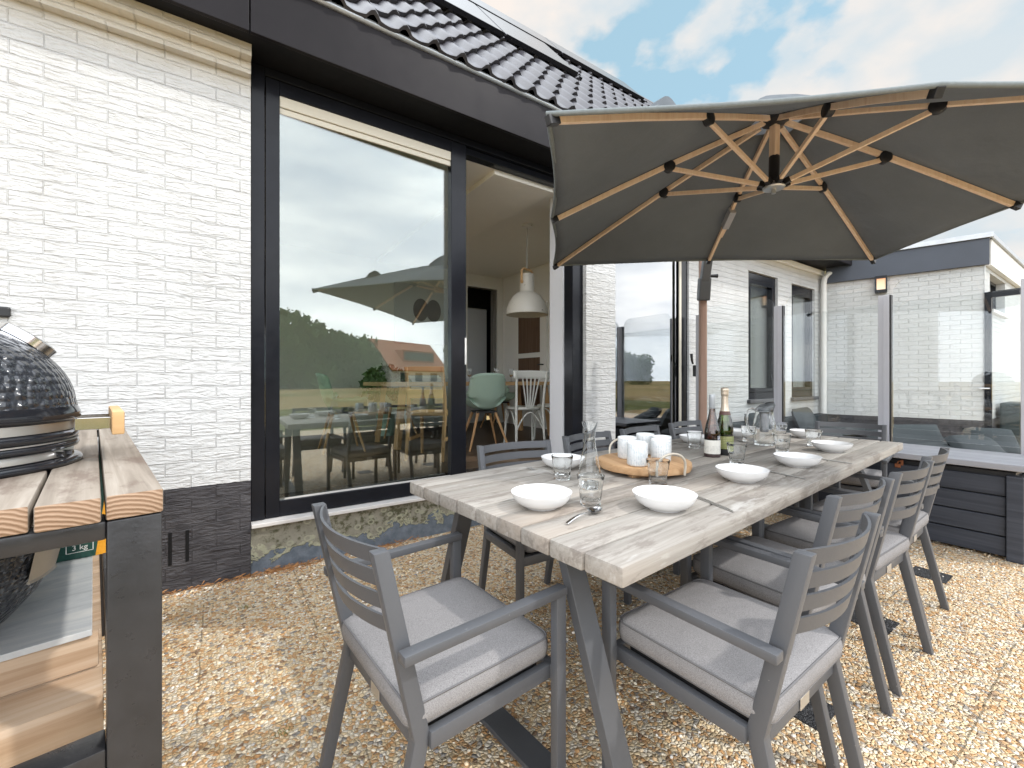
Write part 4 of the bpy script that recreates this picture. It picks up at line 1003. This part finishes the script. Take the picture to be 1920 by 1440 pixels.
# mast, joint and arm
MX = Vector((3.672,2.285,0))
t = MB(); t.box((MX.x-.030,MX.y-.030,.02),(MX.x+.030,MX.y+.030,2.40),Matrix.Translation(MX) @ Matrix.Rotation(R(50),4,'Z') @ Matrix.Translation(-MX),bevel=.008); t.build('mast', M['mastwood'], pa, 30)
m2 = ring[3]; dirin = (HUB-m2); dirin.z = 0; dirin.normalize(); sdm = dirin.cross(Vector((0,0,1)))
J0 = MX + Vector((0,0,1.96)); 
t = MB()
t.bar(J0+dirin*.015-Vector((0,0,.06)), J0+dirin*.05+Vector((0,0,.14)), .10,.085,side=sdm,bevel=.012)
t.bar(J0+dirin*.05+Vector((0,0,.11)), J0+dirin*.13+Vector((0,0,.30)), .075,.075,side=sdm,bevel=.010)
jn = t.build('mast_joint', M['chair'], pa)
t = MB(); t.tube([J0+dirin*.03+Vector((0,0,.16))-sdm*.04, J0+dirin*.03+Vector((0,0,.16))-sdm*.12],[.012,.018],10); t.build('knob', M['black'], jn, 40)
sl = rib_pt(m2,.60)-AX*.03
t = MB(); t.bar(J0+dirin*.12+Vector((0,0,.28)), sl, .030,.034,side=sdm,bevel=.003); t.build('arm', M['parawood'], pa)
t = MB(); t.bar(rib_pt(m2,.67)-AX*.018, rib_pt(m2,.54)-AX*.018, .046,.060,side=sdm,bevel=.006); t.build('arm_sleeve', M['alu'], pa)
t = MB(); t.lathe([(.30,.0),(.30,.03),(.05,.045),(.05,.12)],4,Matrix.Translation(MX)); t.build('mast_foot', M['black'], pa)

# ------------------------------------------------------------------ barbecue table and kamado
BR = math.atan2(.17,.985)
bt = thing('barbecue_table', 'weathered thick timber and black steel barbecue table at the left edge', 'barbecue table', (-.080,.967,0), BR)
ZB = .990; KX, KY, KR = -.356, .51, .246
pw = .0735
for i in range(11):
    x1 = -i*(pw+.0055)+.002; x0 = x1-pw; jit = .006*math.sin(i*4.1)
    segs = []
    if x1 > KX-KR and x0 < KX+KR: segs = [(0+jit,'f'),(1.86,'b')]
    else: segs = [(0+jit,'n')]
    for y0,kind in segs:
        n = 8; pl = []
        def cut(x): 
            d = KR*KR-(x-KX)**2; return math.sqrt(d) if d > 0 else 0.
        xs = [x0+(x1-x0)*k/n for k in range(n+1)]
        if kind == 'n': lo = [(x,y0) for x in xs]; hi = [(x,1.86) for x in xs]
        elif kind == 'f': lo = [(x,y0) for x in xs]; hi = [(x, max(y0+.05, KY-cut(x)) if cut(x) else KY-.004) for x in xs]
        else: lo = [(x, KY+cut(x) if cut(x) else KY+.004) for x in xs]; hi = [(x,1.86) for x in xs]
        t = MB(); rows = []
        for (a,b),(c,d) in zip(lo,hi):
            rows.append([t.bm.verts.new(q) for q in ((a,b,ZB-.041),(c,d,ZB-.041),(c,d,ZB),(a,b,ZB))])
        for A,B in zip(rows,rows[1:]):
            for q in range(4): t.bm.faces.new((A[q],A[(q+1)%4],B[(q+1)%4],B[q]))
        t.bm.faces.new(rows[0][::-1]); t.bm.faces.new(rows[-1])
        bmesh.ops.recalc_face_normals(t.bm, faces=t.bm.faces)
        bmesh.ops.bevel(t.bm, geom=[e for e in t.bm.edges if e.calc_face_angle(0) > .7], offset=.0035, segments=2, profile=.5, affect='EDGES')
        o = t.build('top_beam', M['beam'], bt, 40); o.data.materials.append(M['endgrain'])
        # grain ends: shift the mesh so the end-grain rings are centred on the beam
        cx = (x0+x1)/2
        for v in o.data.vertices: v.co.x -= cx; v.co.z -= ZB-.02
        o.location = (cx,0,ZB-.02)
        for pg in o.data.polygons:
            if pg.normal.y < -.8: pg.material_index = 1
for x,y in ((-.035,.036),(-.83,.036),(-.035,1.8),(-.83,1.8)):
    t = MB(); t.box((x-.0355,y-.035,0),(x+.0355,y+.035,.9475),bevel=.003); t.build('leg', M['bbq_steel'], bt, 30)
for z0,z1,nm in ((.917,.9475,'top_rail'),(.513,.574,'bottom_rail')):
    for y in (.036,1.8):
        t = MB(); t.box((-.794,y-.03,z0),(-.071,y+.03,z1),bevel=.003); t.build(nm, M['bbq_steel'], bt, 30)
    for x in (-.035,-.83):
        t = MB(); t.box((x-.03,.072,z0),(x+.03,1.764,z1),bevel=.003); t.build(nm, M['bbq_steel'], bt, 30)
for i in range(13):
    t = MB(); t.box((-.86,.205+i*.126,.468),(-.0715,.205+i*.126+.121,.560),bevel=.0025); t.build('shelf_board', M['beam_pale'], bt, 30)
for y in (.326,1.62):
    t = MB(); t.box((-.79,y,.5615),(-.078,y+.03,.634),bevel=.004); t.build('slab_support', M['beam_pale'], bt, 30)
slate = NT('slate_slab'); p = slate.obj()
slate.pbsdf(slate.ramp(slate.noise(slate.mapp(p,(1,3,1)), 5., 7, .65, dist=.8), [(.3,(.34,.355,.37)),(.5,(.50,.515,.525)),(.66,(.62,.615,.595))]), .3, slate.bump(slate.noise(p,30.,4),.001))
t = MB(); t.box((-.78,.318,.6345),(-.088,1.66,.648),bevel=.001); t.build('slate_slab', slate.m, bt)
def kam_mat():
    t = NT('dimpled_glaze'); p = t.obj()
    v = t.new('ShaderNodeTexVoronoi', Vector=p, Scale=62., Randomness=.45, _feature='SMOOTH_F1'); v.inputs['Smoothness'].default_value = .35
    h = t.math('SUBTRACT', 1., v.outputs['Distance'])
    return t.pbsdf((.026,.029,.036), .13, t.bump(h, .010, 1.), spec=.6)
M['kam'] = kam_mat(); M['kam_s'] = simple('black_glaze', (.014,.015,.019), .12, spec=.6, var=.1)
kloc = Matrix.Translation((-.080,.967,0)) @ Matrix.Rotation(BR,4,'Z') @ Vector((KX,KY,0))
km = thing('kamado_grill', 'glossy black dimpled kamado grill set in the timber table', 'grill', (kloc.x,kloc.y,.7235), BR)
t = MB(); t.lathe([(.11,-.0745),(.14,-.064),(.180,-.015),(.205,.04),(.222,.10),(.232,.165),(.236,.235)],64); t.build('bowl', M['kam'], km, 70)
t = MB(); t.lathe([(.234,.235),(.240,.25),(.2445,.262),(.2455,.2665),(.252,.269),(.253,.275),(.247,.281),(.234,.284)],64); t.build('rim', M['kam_s'], km, 60)
t = MB(); t.lathe([(.232,.2845),(.2365,.286),(.2365,.3005),(.2355,.302)],64); t.build('lower_band', M['steel'], km, 40)
t = MB(); t.lathe([(.236,.3025),(.2435,.304),(.2465,.3105),(.2445,.317),(.237,.319)],64); t.build('lower_lip', M['kam_s'], km, 60)
t = MB(); t.lathe([(.236,.3195),(.2445,.3198),(.2445,.3225),(.237,.3228)],64); t.build('gasket_band', M['steel'], km, 40)
t = MB(); t.lathe([(.236,.3232),(.2435,.325),(.2460,.333),(.2430,.3405),(.236,.3425)],64); t.build('upper_lip', M['kam_s'], km, 60)
t = MB(); t.lathe([(.234,.343),(.2385,.3435),(.2385,.3625),(.234,.363)],64); t.build('upper_band', M['steel'], km, 40)
t = MB(); t.lathe([(.236,.3635),(.2450,.365),(.2490,.371),(.2480,.383),(.243,.396)],64); t.build('dome_rim', M['kam_s'], km, 60)
t = MB()
dome = [(.243,.396)]+[(.241*math.cos(a)**.9, .396+.185*math.sin(a)) for a in [k/18*PI/2*.97 for k in range(1,19)]]
t.lathe(dome,96); t.build('dome', M['kam'], km, 70)
# thermostat ring on the shoulder of the dome
ax = Vector((.94,.34,0)).normalized(); ax.rotate(Matrix.Rotation(-BR,3,'Z')); nrm = (ax*.62+Vector((0,0,.78))).normalized()
Q = Matrix.Translation(ax*.158+Vector((0,0,.540))) @ nrm.to_track_quat('Z','Y').to_matrix().to_4x4()
t = MB(); t.lathe([(.050,-.02),(.050,-.004),(.053,-.002),(.053,.016),(.049,.019),(.034,.019),(.034,.006),(.02,.006)],36,Q); t.build('vent_cap', M['chrome'], km, 40)
for s in (-.085,.085):
    t = MB(); t.box((.238,s-.004+.04,.338),(.300,s+.004+.04,.366),bevel=.001); t.build('handle_bracket', M['chrome'], km)
t = MB(); t.box((.300,-.13,.330),(.322,.185,.383),bevel=.003); t.build('handle_bar', M['oak_x'], km, 30)
for a in (-.35,-.47):
    t = MB(); z = .2935; t.tube([(.236*math.cos(a),.236*math.sin(a),z),(.252*math.cos(a),.252*math.sin(a),z)],.0055,8); t.build('band_bolt', M['chrome'], km, 40)
t = MB(); a = -.25
for k in range(9):
    a1 = -.62+k*.05; a2 = a1+.05
    for z0,z1,r0,r1 in ((.03,.14,.210,.233),):
        t.poly([(r0*math.cos(a1),r0*math.sin(a1),z0),(r0*math.cos(a2),r0*math.sin(a2),z0),(r1*math.cos(a2),r1*math.sin(a2),z1),(r1*math.cos(a1),r1*math.sin(a1),z1)])
t.tube([(.233*math.cos(-.60+.05*k),.233*math.sin(-.60+.05*k),.142) for k in range(10)],.004,6); t.tube([(.208*math.cos(-.60+.05*k),.208*math.sin(-.60+.05*k),.028) for k in range(10)],.004,6)
t.build('draft_door', M['steel'], km)
# charcoal bag
bg = thing('charcoal_bag', 'dark green bag with orange edge and 3 kg print under the barbecue table', 'bag', tuple(Matrix.Translation((-.080,.967,.783)) @ Matrix.Rotation(BR,4,'Z') @ Vector((-.160,.86,-.134))), BR)
t = MB(); t.grid(12,12,lambda u,v: ((u-.5)*.22*(1-.05*v), -.035*math.sin(u*PI)**.6*math.sin(max(.001,v)*PI*.9+.15)**.5-.005*math.sin(9*u+5*v), v*.30))
t.grid(12,12,lambda u,v: ((.5-u)*.22*(1-.05*v), .035*math.sin(u*PI)**.6*math.sin(max(.001,v)*PI*.9+.15)**.5, v*.30))
bm_ = NT('bag_print'); p = bm_.obj(); x,y,z = bm_.sep(p)
cc_ = bm_.mix(bm_.math('GREATER_THAN', bm_.math('ADD', x, bm_.math('MULTIPLY', z, -.12)), .078), (.018,.075,.06), (.80,.36,.03)); bm_.pbsdf(cc_, .4, bm_.bump(bm_.noise(p,40.,3),.004))
t.build('sack', bm_.m, bg, 60)
def text(body, size, mat, parent, M4, name):
    cu = bpy.data.curves.new(name,'FONT'); cu.body = body; cu.size = size; cu.align_x = 'CENTER'; cu.align_y = 'CENTER'; cu.extrude = .0004
    o = bpy.data.objects.new(name, cu); COL.objects.link(o); dg = bpy.context.evaluated_depsgraph_get()
    me = bpy.data.meshes.new_from_object(o.evaluated_get(dg)); bpy.data.objects.remove(o); bpy.data.curves.remove(cu)
    me.materials.clear(); me.materials.append(mat); q = bpy.data.objects.new(name, me); COL.objects.link(q); q.parent = parent; q.matrix_local = M4; return q
wp = simple('white_print', (.75,.75,.72), .5)
text('3 kg', .020, wp, bg, Matrix.Translation((.045,-.0385,.040)) @ Matrix.Rotation(R(90),4,'X'), 'weight_print')
t = MB()
for a,b in (((.017,.027),(.073,.027)),((.017,.053),(.073,.053)),((.017,.027),(.017,.053)),((.073,.027),(.073,.053))): t.bar((a[0],-.0385,a[1]),(b[0],-.0385,b[1]),.0018,.001)
t.build('print_border', wp, bg)

# ------------------------------------------------------------------ dining room
dt = thing('dining_table', 'light oak dining table inside the house behind the open doorway', 'table', (2.75,5.05,FL))
t = MB(); t.box((-1.25,-.45,.705),(1.25,.45,.75),bevel=.004); t.build('tabletop', M['oak_x'], dt)
for sx in (-1,1):
    for sy in (-1,1): t = MB(); t.bar((sx*1.1,sy*.36,0),(sx*1.02,sy*.33,.704),.06,.06); t.build('leg', M['oak'], dt)
def shell_chair(label):
    c = thing('shell_chair', label, 'chair', group='sage shell chairs round the dining table')
    t = MB()
    def f(u,v):
        a = (u-.5)*2
        if v < .5: y = .22-.40*(v/.5); z = .43+.03*a*a*2+(.02 if v<.08 else 0)
        else: k = (v-.5)/.5; y = -.18-.10*k; z = .43+.03*a*a*2*(1-k)+.42*k**1.0
        wdt = .235 if v < .6 else .235-.035*((v-.6)/.4)**2
        curl = .075*abs(a)**2.6
        return Vector((a*wdt*(1-.04*abs(a)), y+(curl*1.2 if v>.5 else 0)+.03*math.exp(-((v-.5)/.09)**2), z+(curl if v<.62 else 0)+.02*math.exp(-((v-.5)/.1)**2)-.03*(abs(a)**4 if v>.93 else 0)))
    t.grid(20,28,f); sh = t.build('shell', M['sage'], c, 80); m = sh.modifiers.new('t','SOLIDIFY'); m.thickness = .008
    for sx in (-1,1):
        for sy in (-1,1): t = MB(); t.tube([(sx*.10,sy*.10-.02,.42),(sx*.23,sy*.21-.02,0)],[.018,.011],10); t.build('leg', M['oak'], c, 60)
    t = MB(); t.box((-.12,-.14,.405),(.12,.10,.425)); t.build('leg_mount', M['black'], c)
    return c
s0 = shell_chair('sage green shell chair on wooden legs with its back to the open doorway'); s0.location = (2.53,4.30,FL); s0.rotation_euler = (0,0,R(-12))
for x,y,a,lab in ((2.05,5.85,180,'sage green shell chair across the dining table, just past the door stile'),(3.75,5.85,176,'sage green shell chair across the dining table near the interior door'),(1.15,5.0,-95,'sage green shell chair at the left head of the dining table')): dup(s0,(x,y,FL),R(a),lab)
def bistro(label):
    c = thing('bistro_chair', label, 'chair', group='white bistro chairs at the dining table')
    m = M['white_chair']
    t = MB(); t.lathe([(.01,.425),(.19,.425),(.205,.435),(.205,.452),(.19,.460),(.01,.456)],32,fn=lambda a,z: 1+.06*math.sin(a)); t.build('seat', m, c, 50)
    for s in (-1,1):
        t = MB(); t.tube([(s*.175,-.235,0),(s*.165,-.20,.43),(s*.175,-.235,.70),(s*.19,-.275,.87)],[.014,.017,.016,.015],10); t.build('rear_leg', m, c, 60)
        t = MB(); t.tube([(s*.185,.17,0),(s*.165,.145,.43)],[.012,.017],10); t.build('front_leg', m, c, 60)
        t = MB(); t.tube([(s*.175,.155,.22)]+[(s*.172,.155-.35*k/10,.22+.19*math.sin(k/10*PI)) for k in range(1,10)]+[(s*.168,-.21,.22)],.009,8); t.build('side_hoop', m, c, 60)
    t = MB(); t.tube([(-.165,-.215,.20)]+[(-.165+.33*k/10,-.205,.20+.20*math.sin(k/10*PI)) for k in range(1,10)]+[(.165,-.215,.20)],.009,8); t.build('rear_hoop', m, c, 60)
    t = MB(); t.grid(12,3,lambda u,v: ((u-.5)*.44,-.272+.05*((u-.5)*2)**2*-1+.04,.79+.095*v-.01*abs(u-.5))); q = t.build('crest_rail', m, c, 60); md = q.modifiers.new('t','SOLIDIFY'); md.thickness = .018
    for k in range(5):
        u = k-2; t = MB(); t.bar((u*.020,-.200,.455),(u*.052,-.262+.02,.80),.017 if abs(u)<2 else .014,.009,side=(1,0,0)); t.build('back_spoke', m, c)
    return c
b0 = bistro('white bistro chair with fan shaped back spokes beside the sage chair'); b0.location = (3.03,4.20,FL); b0.rotation_euler = (0,0,R(-15))
dup(b0,(3.62,4.35,FL),R(6),'white bistro chair partly hidden by the door reveal')
ok = thing('oak_chair', 'honey coloured oak chair seen through the reflecting door glass', 'chair', (1.80,4.06,FL), R(-42))
for s in (-1,1):
    t = MB(); t.tube([(s*.18,-.27,0),(s*.18,-.19,.42),(s*.18,-.20,.62),(s*.18,-.27,.90)],[.016,.022,.020,.017],8); t.build('rear_leg', M['oak'], ok, 60)
    t = MB(); t.tube([(s*.185,.2,0),(s*.18,.18,.43)],[.015,.02],8); t.build('front_leg', M['oak'], ok, 60)
    t = MB(); t.bar((s*.18,-.2,.20),(s*.182,.185,.20),.018,.03); t.build('side_rail', M['oak'], ok)
t = MB(); t.box((-.21,-.20,.43),(.21,.215,.465),bevel=.008); t.build('seat', M['oak_x'], ok)
for z in (.60,.82): t = MB(); t.box((-.17,-.235-.05*(z-.6),z-.0),(.17,-.215-.05*(z-.6),z+.085),bevel=.004); t.build('back_rail', M['oak_x'], ok)
# pendant lamp
pl = thing('pendant_lamp', 'chipped white industrial pendant lamp hanging over the dining table', 'pendant lamp', (3.03,4.13,0))
ch_ = NT('chipped_enamel'); p = ch_.obj(); k_ = ch_.math('GREATER_THAN', ch_.noise(ch_.mapp(p,(1,1,1.6)), 22., 4, .6), .70)
ch_.pbsdf(ch_.mix(k_, (.70,.68,.62), (.10,.08,.07)), .4)
t = MB(); t.lathe([(.250,1.945),(.252,1.955),(.240,2.02),(.21,2.10),(.165,2.165),(.115,2.205),(.088,2.215)],48,capb=False,capt=False)
t.lathe([(.247,1.946),(.235,2.02),(.205,2.097),(.16,2.16),(.10,2.20),(.01,2.205)],48,capb=False,capt=False); t.build('lamp_shade', ch_.m, pl, 60)
t = MB(); t.lathe([(.089,2.213),(.086,2.22),(.085,2.40),(.082,2.425),(.06,2.43),(.01,2.43)],32); t.build('lamp_neck', ch_.m, pl, 40)
t = MB(); t.tube([(-.092,-.02,2.34),(-.092,-.02,2.46),(-.06,-.015,2.485),(.06,.015,2.485),(.092,.02,2.46),(.092,.02,2.34)],.014,8); t.lathe([(.022,0),(.022,.012)],16,Matrix.Translation((-.088,-.025,2.33)) @ Matrix.Rotation(R(-105),4,'Y')); t.build('lamp_yoke', M['oak_x'], pl, 60)
t = MB(); t.tube([(0,0,2.49),(0,0,2.98)],.007,6); t.build('lamp_chain', M['steel'], pl)
t = MB(); t.lathe([(.06,2.985),(.058,3.015),(.02,3.0195)],24); t.build('ceiling_rose', M['white_paint'], pl, 50)
# plant, picture, cabinet, goblets
po = thing('potted_plant', 'bushy green plant in a mint ribbed pot behind the door glass', 'plant', (1.95,5.98,FL))
mint = simple('mint_pot', (.40,.58,.50), .4)
t = MB(); t.lathe([(.095,0),(.10,.01),(.135,.30),(.14,.31),(.128,.31),(.12,.28),(.01,.27)],32,fn=lambda a,z: 1+.015*math.sin(z*130)); t.build('pot', mint, po, 50)
leafm = simple('leaf_green', (.045,.10,.025), .5, var=.5, scale=3)
def leaves(mb, n, ctr, rad, size, rr, zs=1., shell=.35, droop=0):
    for _ in range(n):
        while True:
            d = Vector((rr.uniform(-1,1),rr.uniform(-1,1),rr.uniform(-1,1)))
            if shell < d.length < 1: break
        p = Vector(ctr)+Vector((d.x*rad,d.y*rad,d.z*rad*zs)); s = size*rr.uniform(.6,1.4)
        q = Quaternion((rr.uniform(-1,1),rr.uniform(-1,1),rr.uniform(-1,1),rr.uniform(-1,1))); q.normalize()
        mb.poly([p+q@Vector(k) for k in ((-s*.5,0,0),(0,-s*.28,s*.06),(s*.5,0,0),(0,s*.28,s*.06))])
rr = random.Random(3)
t = MB(); leaves(t, 420, (0,0,.72), .34, .11, rr, .8, .1); t.build('foliage', leafm, po, recalc=False)
t = MB()
for k in range(6): t.tube([(.03*math.cos(k),.03*math.sin(k),.27),(.16*math.cos(k*1.1),.16*math.sin(k*1.1),.75)],[.008,.004],6)
t.build('stems', M['brownwood'], po)
pc = thing('wall_picture', 'pale canvas with two dark oval shapes on the dining room wall', 'picture', (2.72,6.59,1.75))
t = MB(); t.box((-.45,-.03,0),(.45,.0,.95),bevel=.003); t.build('canvas', M['grey_white'], pc)
t = MB()
for x in (-.02,.2): t.lathe([(.13,0),(.128,.004)],24,Matrix.Translation((x,-.031,.55)) @ Matrix.Rotation(R(90),4,'X') @ Matrix.Scale(1.4,4,(0,1,0)))
t.build('oval_motif', simple('dark_ink', (.06,.05,.05), .7), pc)
sb = thing('sideboard', 'low white sideboard against the dining room wall', 'sideboard', (2.9,6.35,FL))
t = MB(); t.box((-.55,-.22,.08),(.55,.22,.82),bevel=.004); t.build('carcass', M['white_paint'], sb)
t = MB()
for k in range(3): t.box((-.54+k*.363,-.232,.10),(-.54+k*.363+.355,-.221,.80),bevel=.002)
t.build('door_fronts', M['grey_white'], sb)
fr_ = thing('tall_cabinet', 'tall pale cabinet in the dark kitchen beyond the doorway', 'cabinet', (3.93,7.3,FL))
t = MB(); t.box((-.42,-.3,0),(.26,.3,2.1),bevel=.004); t.build('carcass', simple('cabinet_grey', (.50,.50,.48), .5), fr_)
t = MB(); t.box((-.415,-.312,.02),(.255,-.301,2.08),bevel=.002); t.build('cabinet_door', M['grey_white'], fr_)
def goblet(x,y,lab,first=[None]):
    if first[0] is None:
        t = MB(); t.lathe([(.032,0),(.033,.003),(.006,.008),(.005,.055),(.018,.07),(.032,.10),(.036,.135),(.034,.175),(.0325,.175),(.0345,.135),(.0305,.10),(.016,.073),(.001,.068)],24); first[0] = o = t.build('goblet', M['tumbler'], None, 50)
    else: o = first[0].copy(); COL.objects.link(o)
    o.location = (x,y,FL+.7505); tag(o, lab, 'glass', 'goblets on the dining table')
for x,y,lab in ((2.22,4.78,'goblet on the dining table at the left, above the sage chair back'),(2.72,4.98,'goblet second from the left on the dining table'),(3.02,4.80,'goblet on the dining table right of the sage chair back'),(3.28,4.83,'goblet on the dining table beside the serving bowl')): goblet(x,y,lab)
t = MB(); t.lathe([(.05,0),(.06,.004),(.11,.05),(.108,.052),(.055,.010),(.01,.008)],32); tag(t.build('serving_bowl', M['ceramic'], None, 60, loc=(3.14,5.0,FL+.7505)), 'small pale bowl on the dining table between two goblets', 'bowl')

# ------------------------------------------------------------------ straw, weeds
straw = simple('dry_straw', (.40,.20,.08), .8, var=.5, scale=40)
t = MB(); rr = random.Random(5)
for _ in range(420):
    x = rr.choice((rr.gauss(.36,.10),rr.gauss(.95,.10),rr.uniform(.17,1.3),rr.uniform(-.3,.3))); y = 3.03-abs(rr.gauss(0,.035)); a = rr.uniform(0,PI*2); l = rr.uniform(.02,.075)
    p = Vector((x,y,.006)); d = Vector((math.cos(a),math.sin(a)*.45,rr.uniform(0,.5)))*l; s = Vector((-math.sin(a),math.cos(a),0))*.0011
    t.poly([p-s,p+s,p+d])
    t.poly([p+Vector((0,0,.001))-s,p+d*.6+Vector((0,0,.006)),p+d*.9-s*3])
o = t.build('dry_straw', straw, recalc=False); struct(o,'stuff'); o['label'] = 'dry orange straw blown along the foot of the plinth'
gm = simple('weed_green', (.10,.15,.025), .8, var=.4, scale=60)
for i,(x,y,n,s,lab) in enumerate([(.965,.86,46,.030,'small green weed tuft beside the trestle leg and nearest side chair'),(.335,1.28,40,.022,'moss tuft in the paving joint behind the end chair'),(.12,2.62,30,.020,'yellowish weed in the paving joint near the brick wall'),(.18,1.62,26,.016,'tiny weed in the paving joint left of the end chair')]):
    t = MB(); rr = random.Random(20+i)
    for _ in range(n):
        a = rr.uniform(0,2*PI); d = Vector((math.cos(a)*.6,math.sin(a)*.6,rr.uniform(.3,1.2)))*s*rr.uniform(.5,1.1); p = Vector((rr.gauss(0,.016),rr.gauss(0,.010),0)); q = Vector((-math.sin(a),math.cos(a),0))*.0014
        t.poly([p-q,p+q,p+d])
    tag(t.build('weed_tuft', gm, None, recalc=False, loc=(x,y,.004)), lab, 'weed', 'weeds in the paving joints')

# ------------------------------------------------------------------ what the door glass reflects: trees and a house beyond the field
treem = simple('tree_leaves', (.075,.135,.035), .8, var=.55, scale=.9)
bark = simple('bark', (.09,.065,.045), .9)
def tree(seed, h, r, label):
    rr = random.Random(seed); c = thing('tree', label, 'tree', group='trees beyond the field')
    t = MB()
    for _ in range(17):
        a = rr.uniform(0,2*PI); d = rr.uniform(0,.6)*r; leaves(t, 190, (d*math.cos(a),d*math.sin(a),h*rr.uniform(.12,.82)), r*rr.uniform(.4,.62), .6, rr, .85, .45)
    t.build('crown', treem, c, recalc=False)
    t = MB(); t.tube([(0,0,0),(.1,0,h*.3),(0,.15,h*.7)],[.28,.2,.08],8); t.build('trunk', bark, c); return c
labs = ('broad round tree in the row beyond the field, mirrored in the door glass','tall uneven tree in the row beyond the field, mirrored in the door glass','low bushy tree in the row beyond the field, mirrored in the door glass')
T = [tree(1,7.6,3.4,labs[0]),tree(2,8.6,3.0,labs[1]),tree(3,5.6,3.2,labs[2])]
spots = [(3,-58),(6.5,-55),(10,-60),(12.5,-55),(15.5,-58),(18.5,-60),(21.5,-64),(24,-70),(28,-74),(33,-75),(.5,-62),(4.8,-61),(8.2,-60),(11.5,-62),(14,-60),(17,-63),(20,-60),(22.5,-59),(-1,-56),(-5.5,-58),(-3,-60),(-9,-58),(45,-66),(52,-62),(62,-66),(73,-60),(84,-63),(96,-58),(108,-50),(40,-72)]
for i,(x,y) in enumerate(spots):
    o = T[i] if i < 3 else dup(T[i%3],(0,0,0),0,labs[i%3])
    o.location = (x,y,-.03); o.rotation_euler = (0,0,i*1.3); s = 1.22+.17*math.sin(i*2.7); o.scale = (s,s,s)
fh = thing('neighbour_house', 'white house with orange roof and wide dormer beyond the field, mirrored in the glass', 'house', (31.5,-63,-.03), R(-24))
t = MB(); t.box((-7,-4,0),(7,4,2.9)); t.poly([(-7,-4,2.9),(-7,4,2.9),(-7,0,7.4)]); t.poly([(7,-4,2.9),(7,4,2.9),(7,0,7.4)]); t.build('wall', M['white_paint'], fh)
rtm = simple('orange_tiles', (.42,.13,.055), .7, var=.25, scale=3)
t = MB(); t.bar((0,-4.4,2.6),(0,0,7.55),14.8,.2,side=(1,0,0)); t.bar((0,4.4,2.6),(0,0,7.55),14.8,.2,side=(1,0,0)); t.build('roof', rtm, fh)
t = MB(); t.box((-3.6,1.0,4.1),(4.6,3.2,6.0)); t.build('dormer', rtm, fh)
t = MB(); t.box((-3.2,3.21,4.4),(4.2,3.24,5.7)); t.build('dormer_window', M['panel'], fh)
for x in (-5,-1.5,2.5): t = MB(); t.box((x,4.01,.9),(x+1.8,4.04,2.3)); t.build('window', M['panel'], fh)
